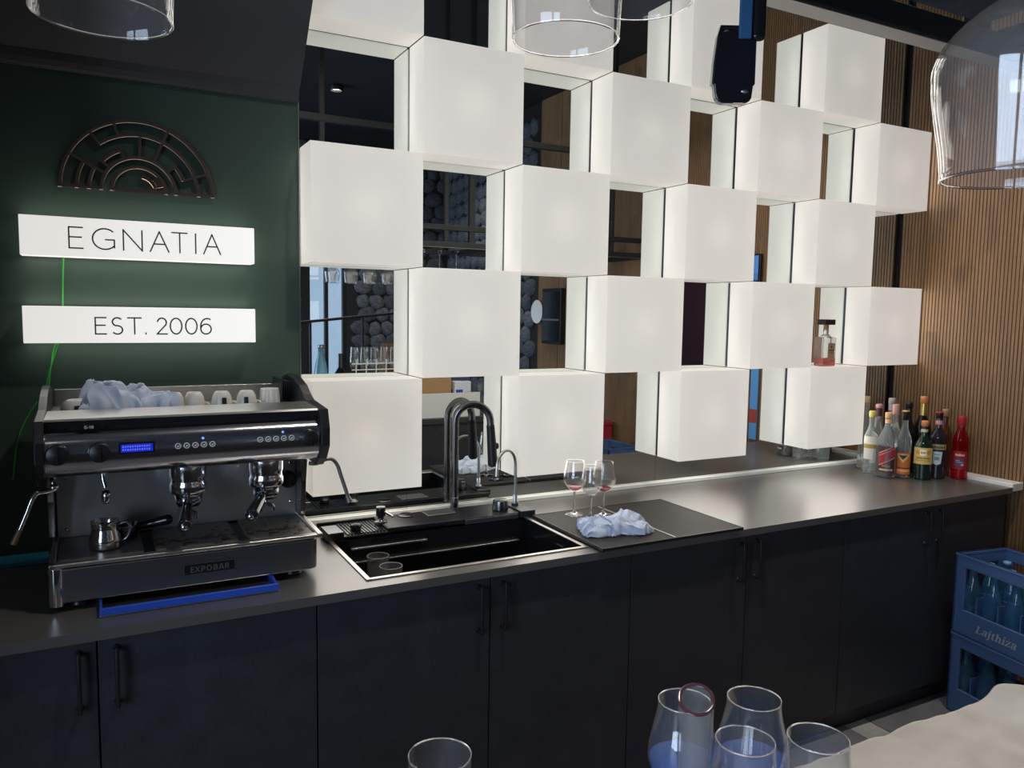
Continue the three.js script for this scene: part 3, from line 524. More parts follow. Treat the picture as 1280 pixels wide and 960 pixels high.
    const a = [x + hx * 0.38, 1.2 + hy * 0.33, z + hz * 0.38], b = [x + hx, 1.2 + hy, z + hz];
    part(gr, 'handle', [cyl(0.014, 0.019, a, b, 20), sphere(0.019, ...b)], M.blackGloss);
    part(gr, 'handle_end', sphere(0.0085, b[0] + hx * 0.08, b[1] + hy * 0.08 , b[2] + 0.015, 1, 1, 0.6), M.chrome);
  });
  // hot-water spout, steam wands, side knob
  part(o, 'water_spout', [tube([[-0.637, 1.30, 0.47], [-0.637, 1.275, 0.475], [-0.632, 1.25, 0.482]], 0.0055, 16, 12), move(lathe([[0, 0], [0.007, 0], [0.011, 0.006], [0.012, 0.022], [0.009, 0.034], [0, 0.036]], 20), -0.631, 1.208, 0.484)], M.chrome);
  const wl = part(o, 'steam_wand', [tube([[-0.748, 1.305, 0.50], [-0.752, 1.285, 0.508], [-0.748, 1.266, 0.512], [-0.765, 1.260, 0.515], [-0.785, 1.258, 0.518], [-0.795, 1.247, 0.52], [-0.812, 1.205, 0.525], [-0.828, 1.165, 0.53]], 0.0062, 60, 12), sphere(0.011, -0.749, 1.268, 0.512)], M.chrome);
  part(wl, 'wand_tip', [cyl(0.0065, 0.0078, [-0.826, 1.17, 0.529], [-0.841, 1.135, 0.534], 14)], std(lin(0.3, 0.2, 0.12), 0.5, 0.6), 'tip crusted with brown milk residue');
  part(o, 'steam_wand', [tube([[-0.082, 1.268, 0.45], [-0.06, 1.266, 0.452], [-0.035, 1.276, 0.452], [-0.012, 1.276, 0.452], [0.004, 1.258, 0.452], [0.016, 1.222, 0.452], [0.032, 1.172, 0.452], [0.038, 1.15, 0.452]], 0.0062, 60, 12), cyl(0.0065, 0.0095, [0.036, 1.155, 0.452], [0.043, 1.138, 0.452], 14)], M.dullSteel);
  part(o, 'knob', [lathe([[0, 0], [0.024, 0], [0.027, 0.006], [0.026, 0.024], [0.02, 0.03], [0, 0.031]], 28).rotateX(Math.PI / 2).translate(-0.126, 1.205, 0.345), cyl(0.01, 0.01, [-0.126, 1.205, 0.30], [-0.126, 1.205, 0.35])], M.black);
}
{ // small steel milk jug
  const at = [-0.636, 1.0785, 0.452], o = thing('milk_jug', 'small stainless steel milk jug standing on the coffee machine drip tray', 'jug', at);
  part(o, 'body', move(lathe([[0, 0], [0.036, 0], [0.040, 0.006], [0.0395, 0.03], [0.033, 0.052], [0.0345, 0.068], [0.037, 0.074], [0.0355, 0.0745], [0.032, 0.06], [0.031, 0.052], [0.037, 0.03], [0.036, 0.006], [0, 0.004]], 36), ...at), M.chrome);
  part(o, 'handle', tube([[at[0] + 0.034, at[1] + 0.062, at[2]], [at[0] + 0.055, at[1] + 0.066, at[2] + 0.004], [at[0] + 0.062, at[1] + 0.045, at[2] + 0.006], [at[0] + 0.052, at[1] + 0.022, at[2] + 0.003], [at[0] + 0.037, at[1] + 0.016, at[2]]], 0.0045, 24, 10), M.darkChrome);
}
{ // black-handled portafilter parked on the tray behind the jug
  const o = thing('spare_portafilter', 'black-handled portafilter lying on the drip tray behind the milk jug', 'portafilter', [-0.58, 1.079, 0.36]);
  part(o, 'basket', move(lathe([[0, 0], [0.03, 0], [0.034, 0.01], [0.036, 0.034], [0.033, 0.034], [0.03, 0.012], [0, 0.01]], 28), -0.585, 1.079, 0.352), M.darkChrome);
  part(o, 'handle', [cyl(0.0115, 0.015, [-0.552, 1.105, 0.36], [-0.475, 1.122, 0.385], 16), sphere(0.015, -0.475, 1.122, 0.385)], M.blackGloss);
}
// upside-down espresso cups on the cup tray
{
  const print = std(lin(0.02, 0.02, 0.022), 0.4), at0 = [-0.693, 1.4325, 0.315];
  const o = thing('espresso_cup', 'upturned white cup with black square mark, beside the crumpled cloth on its left', 'cup', at0, 'upturned white cups on the coffee machine');
  const cupPts = (r, h) => [[r * 0.97, 0], [r, 0.001], [r * 0.98, h * 0.3], [r * 0.86, h * 0.72], [r * 0.68, h * 0.93], [r * 0.56, h], [r * 0.5, h], [r * 0.48, h * 0.96], [0, h * 0.96]];
  const cupBody = (p, r, h) => move(lathe(cupPts(r, h), 32), ...p);
  const dec = (p, r, h, a) => { const g = new THREE.CylinderGeometry(r * 0.945, r * 1.005, h * 0.55, 8, 1, true, a - 0.22, 0.44); return g.translate(p[0], p[1] + h * 0.38, p[2]); };
  part(o, 'body', cupBody(at0, 0.044, 0.04), M.porcelain); part(o, 'printed_square', dec(at0, 0.0445, 0.04, 0.05), print, 'black printed square');
  const cups = [[-0.445, 0.05, 'upturned white cup with black square mark, first right of the crumpled cloth'], [-0.388, 3.4, 'plain upturned white cup, second right of the crumpled cloth'], [-0.31, 0.1, 'upturned white cup with black square mark, third right of the crumpled cloth'], [-0.238, -0.2, 'upturned white cup with black square mark, fourth right of the crumpled cloth']];
  for (const [x, a, label] of cups) { const p = [x, 1.4325, 0.31], c = thing('espresso_cup', label, 'cup', p, 'upturned white cups on the coffee machine'), r = 0.031;
    part(c, 'body', cupBody(p, r, 0.05), M.porcelain); if (a < 3) part(c, 'printed_square', dec(p, r + 0.0006, 0.05, a), print, 'black printed square');
    part(c, 'handle', tube([[x + 0.026, 1.45, 0.312], [x + 0.038, 1.448, 0.318], [x + 0.042, 1.438, 0.32], [x + 0.03, 1.4345, 0.316]], 0.003, 14, 8), M.porcelain); }
  const p = [-0.165, 1.4325, 0.29], f = thing('fluted_cup', 'small fluted white cup at the fin end of the cup tray', 'cup', p);
  const g = lathe([[0.0305, 0], [0.031, 0.002], [0.026, 0.05], [0.024, 0.053], [0, 0.053]], 48), q = g.attributes.position;
  for (let i = 0; i < q.count; i++) { const a = Math.atan2(q.getZ(i), q.getX(i)), k = 1 + 0.06 * Math.sin(a * 10); q.setXYZ(i, q.getX(i) * k, q.getY(i), q.getZ(i) * k); } g.computeVertexNormals();
  part(f, 'body', move(g, ...p), M.porcelain);
}
single('bar_towel', 'crumpled pale blue-grey towel heaped on top of the coffee machine', 'cloth', [-0.57, 1.46, 0.3], crumple(-0.568, 1.4335, 0.285, 0.22, 0.2, 0.082, 8.6, 0.05, 1, 0.2), M.rag);
// blue tray pushed under the machine
{
  const o = thing('blue_tray', 'flat blue plastic tray pushed under the coffee machine', 'tray', [-0.44, H, 0.5]);
  part(o, 'base', box(-0.655, -0.215, H + 0.0005, H + 0.005, 0.34, 0.655, 0.002), M.steel, 'grey metal floor of the tray');
  part(o, 'lip', [box(-0.655, -0.215, H + 0.004, H + 0.024, 0.648, 0.658, 0.003), box(-0.655, -0.648, H + 0.004, H + 0.02, 0.34, 0.656, 0.003), box(-0.222, -0.215, H + 0.004, H + 0.02, 0.34, 0.656, 0.003)], M.bluePlastic);
}
single('teal_folder', 'teal plastic strip on the worktop left of the coffee machine', 'tray', [-0.9, H, 0.12], box(-1.2, -0.79, H + 0.0005, H + 0.016, 0.035, 0.12, 0.003), M.teal);

// ------------------------------------------------------------------ bottles
const tint = (r, g, b, d, more = {}) => new THREE.MeshPhysicalMaterial({ color: 0xffffff, roughness: 0.02, transmission: 1, thickness: 0.03, ior: 1.4, attenuationColor: lin(r, g, b), attenuationDistance: d, ...more });
const darkGlass = std(lin(0.008, 0.009, 0.008), 0.06), greenDark = std(lin(0.006, 0.02, 0.01), 0.06);
const shoulder = (r, h, neckR, neckY, sh) => [[0, 0.003], [r * 0.8, 0], [r * 0.97, 0.002], [r, 0.008], [r, sh], [r * 0.96, sh + (neckY - sh) * 0.22], [r * 0.72, sh + (neckY - sh) * 0.55], [neckR * 1.25, sh + (neckY - sh) * 0.86], [neckR, neckY], [neckR, h - 0.004], [neckR * 0.9, h], [0, h]];
const bandUV = (r, y0, y1, a0, a1, p) => new THREE.CylinderGeometry(r, r, y1 - y0, 32, 1, true, a0, a1 - a0).translate(p[0], p[1] + (y0 + y1) / 2, p[2]);
function bottle(label, x, z, spec) {
  const at = [x, H + 0.0005, z], o = thing('liquor_bottle', label, 'bottle', at, 'bottles in the corner of the worktop');
  const { h, r, neckR = 0.014, sh = h * 0.55, neckY = h * 0.76, mat, square } = spec;
  const body = () => { const g = lathe(shoulder(r, h - 0.02, neckR, neckY, sh), 40); if (square) { const q = g.attributes.position; for (let i = 0; i < q.count; i++) { const X = q.getX(i), Z = q.getZ(i), y = q.getY(i), R = Math.hypot(X, Z); if (R < 1e-4) continue; const k = Math.max(0, Math.min(1, (neckY - y) / (neckY - sh + 0.03))), a = Math.atan2(Z, X), c = Math.abs(Math.cos(a)), s = Math.abs(Math.sin(a)), sq = 0.93 / Math.pow(c ** 6 + s ** 6, 1 / 6), f = 1 + (sq - 1) * k; q.setXYZ(i, X * f, y, Z * f); } g.computeVertexNormals(); } return g; };
  part(o, 'glass_body', move(body(), ...at), mat);
  if (spec.fill) part(o, 'liquid', move(lathe([[0, 0.006], [r - 0.004, 0.006], [r - 0.003, 0.012], [r - 0.003, Math.min(spec.fill, sh)], ...(spec.fill > sh ? [[r * 0.7, sh + (neckY - sh) * 0.5]] : []), [0, spec.fill + 0.001]].map(([a, b]) => [a * (square ? 0.93 : 1), b]), 36), ...at), spec.liquid);
  const cr = neckR + 0.0025, ch = spec.capH || 0.035;
  const cap = part(o, 'cap', move(lathe([[0, 0], [cr, 0], [cr, ch - 0.003], [cr - 0.002, ch], [0, ch]], 24), x, at[1] + h - ch, z), spec.cap);
  if (spec.capTop) part(cap, 'cap_top', move(lathe([[0, 0], [cr + 0.001, 0], [cr + 0.001, 0.006], [0, 0.0065]], 24), x, at[1] + h - 0.005, z), spec.capTop);
  if (spec.neck) part(o, 'neck_label', move(lathe([[neckR + 0.0012, 0], [neckR + 0.0016, spec.neckH || 0.03]], 24), x, at[1] + h - ch - (spec.neckH || 0.03) - (spec.neckGap || 0.001), z), spec.neck);
  for (const [y0, y1, tex, half = 1.15, name = 'label'] of spec.labels || []) {
    const face = Math.atan2(camera.position.x - x, camera.position.z - z) + (spec.turn || 0);
    part(o, name, square ? new THREE.CylinderGeometry(r * 1.03, r * 1.03, y1 - y0, 24, 1, true, face - half * 0.7, half * 1.4).translate(x, at[1] + (y0 + y1) / 2, z) : bandUV(r + 0.0008, y0, y1, face - half, face + half, at), std(0xffffff, 0.6, 0, { map: tex, side: THREE.DoubleSide }));
  }
  return o;
}
const cap = (r, g, b, rough = 0.4, m = 0) => std(lin(r, g, b), rough, m);
const capRed = cap(0.45, 0.02, 0.02), capPink = cap(0.6, 0.3, 0.26), capBlack = cap(0.012, 0.01, 0.01, 0.3), capGold = cap(0.75, 0.5, 0.18, 0.3, 0.6), capCork = cap(0.5, 0.36, 0.2, 0.7), capTan = cap(0.4, 0.24, 0.12, 0.6), capYellow = cap(0.65, 0.52, 0.1), capPeach = cap(0.75, 0.45, 0.22), foil = cap(0.75, 0.55, 0.15, 0.25, 0.9), capOrange = cap(0.7, 0.25, 0.1);
const clearB = std(lin(0.93, 0.97, 0.96), 0.02, 0, { transmission: 0.93, thickness: 0.02, ior: 1.35 });
const scrib = (c, x, y, w, h) => { for (let i = 0; i * h * 0.55 < w; i++) { const q = (i * 37 % 11) / 11; c.fillRect(x + i * h * 0.55, y + h * 0.35 * q, h * 0.28, h * (1 - 0.5 * q)); c.fillRect(x + i * h * 0.55, y + h * (0.3 + 0.4 * q), h * 0.5, h * 0.16); } };   // print too small to read
const lab = (w, h, f) => canvasTex(w, h, f);
const tRed = lab(256, 256, (c) => { c.fillStyle = '#3c1a12'; c.fillRect(0, 0, 256, 256); c.save(); c.translate(128, 92); c.rotate(-0.32); c.fillStyle = '#a3202c'; c.fillRect(-260, -60, 520, 120); c.fillStyle = '#e6b9a0'; c.fillRect(-260, -62, 520, 7); c.fillRect(-260, -34, 520, 4); c.fillRect(-260, 56, 520, 6); c.restore(); c.fillStyle = '#d7733a'; scrib(c, 60, 180, 130, 30); c.fillStyle = '#cdb89a'; c.fillRect(20, 226, 216, 18); });
const tWhiteBand = lab(128, 256, (c) => { c.fillStyle = '#d9d2c2'; c.fillRect(0, 0, 128, 256); c.fillStyle = '#a58a44'; c.fillRect(0, 88, 128, 46); });
const tOrange = lab(128, 256, (c) => { c.fillStyle = '#c46a2a'; c.fillRect(0, 0, 128, 256); c.fillStyle = '#d9b26a'; c.beginPath(); c.moveTo(10, 20); c.lineTo(118, 20); c.lineTo(64, 120); c.fill(); c.fillStyle = '#2a2438'; c.beginPath(); c.moveTo(30, 30); c.lineTo(98, 30); c.lineTo(64, 84); c.fill(); c.fillStyle = '#8a2418'; c.fillRect(0, 176, 128, 18); c.fillStyle = '#e2a05a'; c.fillRect(0, 200, 128, 30); });
const tCream = lab(256, 200, (c) => { c.fillStyle = '#d2b067'; c.fillRect(0, 0, 256, 200); c.fillStyle = '#b08c3c'; c.beginPath(); c.arc(60, 56, 26, 0, 7); c.arc(196, 56, 26, 0, 7); c.fill(); c.fillStyle = '#f0e2bb'; c.fillRect(92, 22, 72, 76); c.fillStyle = '#5b3a1c'; scrib(c, 102, 46, 52, 26); scrib(c, 50, 112, 160, 26); c.fillRect(30, 152, 196, 5); });
const tShield = lab(256, 256, (c) => { c.fillStyle = '#141228'; c.fillRect(0, 0, 256, 256); c.fillStyle = '#a8955a'; c.fillRect(0, 10, 256, 60); c.fillStyle = '#15131f'; scrib(c, 24, 22, 206, 38); c.fillStyle = '#c9d2cc'; c.beginPath(); c.moveTo(62, 92); c.lineTo(194, 92); c.lineTo(180, 226); c.lineTo(128, 246); c.lineTo(76, 226); c.fill(); c.fillStyle = '#7c8a86'; c.fillRect(92, 120, 72, 10); c.fillRect(100, 150, 56, 40); });
const tBitter = lab(256, 256, (c) => { c.fillStyle = '#9a0d16'; c.fillRect(0, 0, 256, 256); c.fillStyle = '#e8d5d0'; scrib(c, 60, 34, 136, 38); c.fillStyle = '#53455c'; c.fillRect(52, 110, 150, 100); c.fillStyle = '#b9a6b8'; c.fillRect(70, 126, 60, 10); c.fillRect(70, 150, 112, 8); c.fillRect(150, 176, 40, 26); });
const tGrey = lab(128, 128, (c) => { c.fillStyle = '#cfcabc'; c.fillRect(0, 0, 128, 128); c.fillStyle = '#8f93a6'; c.fillRect(40, 40, 48, 44); });
const amber = tint(0.5, 0.17, 0.04, 0.03), redLiq = std(lin(0.62, 0.008, 0.014), 0.03, 0, { transmission: 0.88, thickness: 0.03, ior: 1.35 });
bottle('tall clear bottle with cork stopper, furthest back beside the lit cube', 2.852, 0.13, { h: 0.375, r: 0.034, mat: clearB, cap: capCork, capH: 0.03 });
bottle('green-tinted clear bottle with dark neck and pink top, against the lit cube', 2.84, 0.21, { h: 0.345, r: 0.034, mat: clearB, cap: capPink, neck: cap(0.05, 0.01, 0.02), neckH: 0.04, capH: 0.02 });
bottle('clear bottle with yellow cap and cream label banded in gold', 2.775, 0.225, { h: 0.315, r: 0.034, mat: clearB, cap: capYellow, capH: 0.03, labels: [[0.075, 0.19, tWhiteBand]] });
bottle('square whisky bottle with slanted red label and peach cap', 2.775, 0.315, { h: 0.318, r: 0.043, square: true, sh: 0.16, neckY: 0.255, mat: clearB, cap: capPeach, neck: capPeach, neckH: 0.02, neckGap: 0.005, capH: 0.028, fill: 0.15, liquid: amber, labels: [[0.03, 0.155, tRed, 1.25]] });
bottle('clear bottle with pale pink stopper behind the red-labelled whisky', 2.86, 0.29, { h: 0.352, r: 0.033, mat: clearB, cap: capPink, capH: 0.05 });
bottle('clear bottle with white stopper standing behind the orange-labelled bottle', 2.93, 0.215, { h: 0.372, r: 0.034, mat: clearB, cap: cap(0.5, 0.42, 0.36), capH: 0.03, neck: cap(0.42, 0.4, 0.38), neckH: 0.03 });
bottle('bottle with orange label and black cap with gold top', 2.843, 0.357, { h: 0.328, r: 0.034, mat: clearB, cap: capBlack, capTop: capGold, capH: 0.045, fill: 0.12, liquid: amber, labels: [[0.02, 0.125, tOrange]] });
bottle('tall plain dark brown bottle with black cap', 2.99, 0.27, { h: 0.355, r: 0.038, mat: darkGlass, cap: capBlack, capH: 0.03 });
bottle('squat dark green bottle with wide cream label and orange cap', 2.895, 0.425, { h: 0.285, r: 0.043, sh: 0.15, neckY: 0.215, mat: greenDark, cap: capOrange, capH: 0.026, neck: cap(0.65, 0.55, 0.32), neckH: 0.014, neckGap: 0.014, labels: [[0.078, 0.158, tCream, 1.1]] });
bottle('dark sparkling wine bottle with gold foil neck and orange top', 3.06, 0.3, { h: 0.385, r: 0.043, sh: 0.2, mat: darkGlass, cap: capOrange, capH: 0.035, neck: foil, neckH: 0.075, neckR: 0.0155 });
bottle('bottle with pale shield label, purple band and red-black cap', 2.981, 0.44, { h: 0.325, r: 0.038, sh: 0.2, neckY: 0.25, mat: std(lin(0.02, 0.014, 0.02), 0.05), cap: capBlack, capTop: capRed, capH: 0.03, neck: capPink, neckH: 0.02, neckGap: 0.01, labels: [[0.065, 0.175, tShield, 1.2]] });
bottle('slender amber bottle with tan wooden stopper beside the red bottle', 3.09, 0.4, { h: 0.33, r: 0.034, sh: 0.2, mat: std(lin(0.16, 0.05, 0.025), 0.05, 0, { transmission: 0.5, thickness: 0.03, ior: 1.35 }), cap: capTan, capH: 0.035 });
bottle('bright red bitter bottle with red cap, nearest the worktop end', 3.072, 0.497, { h: 0.308, r: 0.037, sh: 0.19, neckY: 0.245, mat: redLiq, cap: capRed, capH: 0.05, neckR: 0.016, labels: [[0.05, 0.14, tBitter, 1.0]] });
{ // square decanter on top of a cube
  const at = [2.57, Y0 + S + 0.0005, 0.088], o = thing('square_bottle', 'square clear bottle with black cap and amber dregs on a lit cube', 'bottle', at), hw = 0.046;
  part(o, 'glass_body', [box(at[0] - hw, at[0] + hw, at[1], at[1] + 0.145, at[2] - 0.03, at[2] + 0.03, 0.008), move(lathe([[0, 0], [0.03, 0], [0.022, 0.012], [0.0125, 0.02], [0.0125, 0.04], [0, 0.04]], 24), at[0], at[1] + 0.14, at[2])], std(lin(0.95, 0.96, 0.93), 0.02, 0, { transmission: 0.92, thickness: 0.03, ior: 1.3 }));
  part(o, 'liquid', box(at[0] - hw + 0.003, at[0] + hw - 0.003, at[1] + 0.004, at[1] + 0.042, at[2] - 0.027, at[2] + 0.027, 0.004), std(lin(0.75, 0.1, 0.04), 0.05, 0, { transmission: 0.6, thickness: 0.03, ior: 1.3 }), 'reddish amber liquid');
  part(o, 'cap', box(at[0] - 0.036, at[0] + 0.036, at[1] + 0.205, at[1] + 0.232, at[2] - 0.026, at[2] + 0.026, 0.003), capBlack); part(o, 'neck', cyl(0.0125, 0.0125, [at[0], at[1] + 0.178, at[2]], [at[0], at[1] + 0.206, at[2]]), capTan);
  part(o, 'label', box(at[0] - 0.016, at[0] + 0.032, at[1] + 0.03, at[1] + 0.115, at[2] + 0.0302, at[2] + 0.0312), std(0xffffff, 0.6, 0, { map: lab(128, 200, (c) => { c.fillStyle = '#a98868'; c.fillRect(0, 0, 128, 200); c.fillStyle = '#5c2f22'; c.beginPath(); c.arc(64, 44, 14, 0, 7); c.fill(); c.fillRect(20, 76, 88, 16); c.fillRect(34, 104, 60, 5); c.fillRect(34, 118, 60, 5); }) }));
}

// ------------------------------------------------------------------ bottle crates on the floor
function crate(label, y0, yTurn, origin) {
  const o = thing('bottle_crate', label, 'crate', origin, 'blue bottle crates on the floor'), w = 0.29, l = 0.41, h = 0.357, t = 0.014, x0 = origin[0], z0 = origin[2], y = y0 + 0.0008;
  const side = (a0, a1, c, alongZ) => {                            // one wall with a window: rails, posts
    const f = (u0, u1, v0, v1) => alongZ ? box(c, c + t, v0, v1, u0, u1, 0.003) : box(u0, u1, v0, v1, c, c + t, 0.003);
    const lo = 0.115, hi = h - 0.055, g = [f(a0, a1, y, y + lo), f(a0, a1, y + hi, y + h), f(a0, a0 + 0.05, y + lo - 0.004, y + hi + 0.004), f(a1 - 0.05, a1, y + lo - 0.004, y + hi + 0.004)];
    const rim = alongZ ? box(c - 0.002, c + t + 0.002, y + h - 0.01, y + h, a0, a1, 0.002) : box(a0, a1, y + h - 0.01, y + h, c - 0.002, c + t + 0.002, 0.002); return [...g, rim];
  };
  part(o, 'side_wall', side(z0, z0 + l, x0, true), M.crate); part(o, 'side_wall', side(z0, z0 + l, x0 + w - t, true), M.crate);
  part(o, 'end_wall', side(x0, x0 + w, z0, false), M.crate); part(o, 'end_wall', side(x0, x0 + w, z0 + l - t, false), M.crate);
  part(o, 'base', box(x0, x0 + w, y, y + 0.01, z0, z0 + l), M.crate);
  const dv = []; for (let i = 1; i < 3; i++) dv.push(box(x0 + w * i / 3 - 0.003, x0 + w * i / 3 + 0.003, y + 0.01, y + 0.185, z0 + t, z0 + l - t)); for (let i = 1; i < 4; i++) dv.push(box(x0 + t, x0 + w - t, y + 0.01, y + 0.185, z0 + l * i / 4 - 0.003, z0 + l * i / 4 + 0.003));
  part(o, 'divider', dv, M.crate);
  const txt = canvasTex(512, 160, (c, W2, H2) => { c.fillStyle = '#000000'; c.fillRect(0, 0, W2, H2); c.fillStyle = '#ffffff'; c.font = 'italic bold 118px serif'; c.textAlign = 'center'; c.textBaseline = 'middle'; c.fillText('Lajthiza', W2 / 2, H2 / 2); });
  part(o, 'printed_name', new THREE.PlaneGeometry(0.2, 0.062).rotateY(-Math.PI / 2).translate(x0 - 0.0008, y + 0.058, z0 + l * 0.52), std(lin(0.42, 0.46, 0.52), 0.5, 0, { alphaMap: txt, alphaTest: 0.5 }));
  o.rotation.y = yTurn; return o;
}
const CO = [2.664, 0, 0.765], CT = -0.165;
crate('lower blue plastic bottle crate on the floor beside the cabinet', 0.0, CT, CO);
crate('upper blue plastic bottle crate stacked on another beside the cabinet', 0.358, CT, CO);
{
  const prof = [[0, 0.004], [0.036, 0], [0.039, 0.006], [0.039, 0.15], [0.034, 0.19], [0.02, 0.24], [0.0145, 0.262], [0.0145, 0.29], [0.013, 0.292], [0, 0.292]];
  let first = null; const c = Math.cos(CT), s = Math.sin(CT);
  for (const [lvl, cells, lbl] of [[0.358, [[0, 0], [0, 1], [0, 2], [0, 3], [1, 0], [1, 1], [1, 2], [1, 3], [2, 0], [2, 1]], 'pale blue glass water bottle in the upper blue crate'], [0, [[0, 0], [0, 1], [0, 2], [1, 0], [1, 1]], 'pale blue glass water bottle in the lower blue crate']])
    for (const [i, j] of cells) {
      const lx = 0.29 * (i + 0.5) / 3, lz = 0.41 * (j + 0.5) / 4, at = [CO[0] + lx * c + lz * s, lvl + 0.0115, CO[2] - lx * s + lz * c], grp = lvl ? 'water bottles in the upper crate' : 'water bottles in the lower crate';
      if (!first) { first = thing('water_bottle', lbl, 'bottle', at, grp); part(first, 'glass_body', move(lathe(prof, 24), ...at), M.blueGlass); part(first, 'cap', move(lathe([[0, 0], [0.0158, 0], [0.0158, 0.016], [0, 0.017]], 18), at[0], at[1] + 0.284, at[2]), cap(0.25, 0.5, 0.7)); }
      else copyOf(first, at, lbl, grp);
    }
}

crate('blue plastic bottle crate on the floor near the bar end, seen only in the mirror', 0.0, 0, [2.75, 0, 2.0]);
crate('blue plastic bottle crate topmost of the reflected stack by the timber wall', 0.358, 0, [2.75, 0, 2.0]);
{ const rb = thing('red_case', 'red plastic case on the floor against the timber, seen in the mirror', 'case', [3.05, 0, 2.7]);
  part(rb, 'body', box(2.96, 3.17, 0.001, 0.80, 2.55, 2.8, 0.01), std(lin(0.4, 0.02, 0.05), 0.5)); part(rb, 'lid', box(2.955, 3.175, 0.80, 0.83, 2.545, 2.805, 0.008), std(lin(0.4, 0.02, 0.05), 0.5)); }

// ------------------------------------------------------------------ front bar, cloth and glasses in the foreground
const FY = 1.02, FZ = 1.99;
{
  const o = thing('front_bar', 'front bar counter holding the foreground wine glasses and cream cloth', 'bar counter', [0.5, 0, 2.35]);
  part(o, 'bar_top', box(-1.6, 2.3, FY - 0.04, FY, FZ, 2.62, 0.004), M.laminate);
  part(o, 'front_panel', box(-1.55, 2.25, 0.001, FY - 0.04, FZ + 0.03, 2.6), M.laminate);
}
single('table_cloth', 'cream cloth spread over the front bar with a wavy edge', 'cloth', [0.7, FY, 2.25], (() => {
  const nx = 80, nz = 60, pos = [], idx = [], st = (nx + 1) * (nz + 1);
  for (const low of [0, 1]) for (let j = 0; j <= nz; j++) for (let i = 0; i <= nx; i++) {
    const u = i / nx, v = j / nz, x = 0.20 + u * 0.86, edge = FZ + 0.004 + 0.018 * N(x * 8, 1, 3) + 0.003 * N(x * 22, 2, 5) + (x > 0.86 ? (x - 0.86) * 0.25 : 0);
    const z = edge + v * 0.27, left = Math.min(1, u * 14);
    const y = FY + 0.007 + 0.012 * (N(x * 6, z * 6, 2) + 0.6) + 0.004 * N(x * 22, z * 22, 4) + 0.016 * Math.exp(-(((x - 0.83) / 0.06) ** 2)) - 0.006 * (1 - left);
    pos.push(x + 0.02 * N(z * 8, 1, 7) * (1 - u), low ? FY + 0.0006 : y, z);
  }
  const I = (i, j, l) => l * st + j * (nx + 1) + i;
  for (let j = 0; j < nz; j++) for (let i = 0; i < nx; i++) { const a = I(i, j, 0), b = I(i + 1, j, 0), c = I(i + 1, j + 1, 0), d = I(i, j + 1, 0); idx.push(a, d, b, b, d, c, a + st, b + st, d + st, b + st, c + st, d + st); }
  for (let i = 0; i < nx; i++) idx.push(I(i, 0, 0), I(i + 1, 0, 0), I(i, 0, 1), I(i + 1, 0, 0), I(i + 1, 0, 1), I(i, 0, 1), I(i, nz, 0), I(i, nz, 1), I(i + 1, nz, 0), I(i + 1, nz, 0), I(i, nz, 1), I(i + 1, nz, 1));
  for (let j = 0; j < nz; j++) idx.push(I(0, j, 0), I(0, j, 1), I(0, j + 1, 0), I(0, j + 1, 0), I(0, j, 1), I(0, j + 1, 1), I(nx, j, 0), I(nx, j + 1, 0), I(nx, j, 1), I(nx, j + 1, 0), I(nx, j + 1, 1), I(nx, j, 1));
  const g = new THREE.BufferGeometry(); g.setAttribute('position', new THREE.Float32BufferAttribute(pos, 3)); g.setIndex(idx); g.computeVertexNormals();
  const uv = new Float32Array(pos.length / 3 * 2); for (let i = 0; i < pos.length / 3; i++) { uv[2 * i] = pos[3 * i]; uv[2 * i + 1] = pos[3 * i + 2]; } g.setAttribute('uv', new THREE.BufferAttribute(uv, 2)); return g;
})(), M.linen);
const blueFill = std(lin(0.012, 0.085, 0.42), 0.5, 0, { specularIntensity: 0.3 }), FB = 'wine glasses in the foreground on the front bar', bl = 'blue contents';
wineGlass('foreground wine glass with blue contents, partly behind the slanted carafe neck', [0.012, FY, 2.063], 0.045, 0.0335, 0.13, 0.09, 0.036, FB, 0.055, blueFill, bl);
wineGlass('largest foreground wine glass with blue contents, rear one right of the carafe', [0.083, FY, 2.113], 0.046, 0.0335, 0.132, 0.098, 0.036, FB, 0.058, blueFill, bl);
wineGlass('foreground wine glass nearest the viewer, in front of the largest one', [0.0, FY, 2.182], 0.04, 0.0335, 0.125, 0.105, 0.034, FB);
wineGlass('foreground wine glass with blue contents nearest the cream cloth', [0.08, FY, 2.216], 0.043, 0.0345, 0.128, 0.102, 0.035, FB, 0.06, blueFill, bl);
wineGlass('lone empty wine glass at the bottom edge below the sink', [-0.318, FY, 2.038], 0.04, 0.0355, 0.12, 0.1, 0.034, FB);
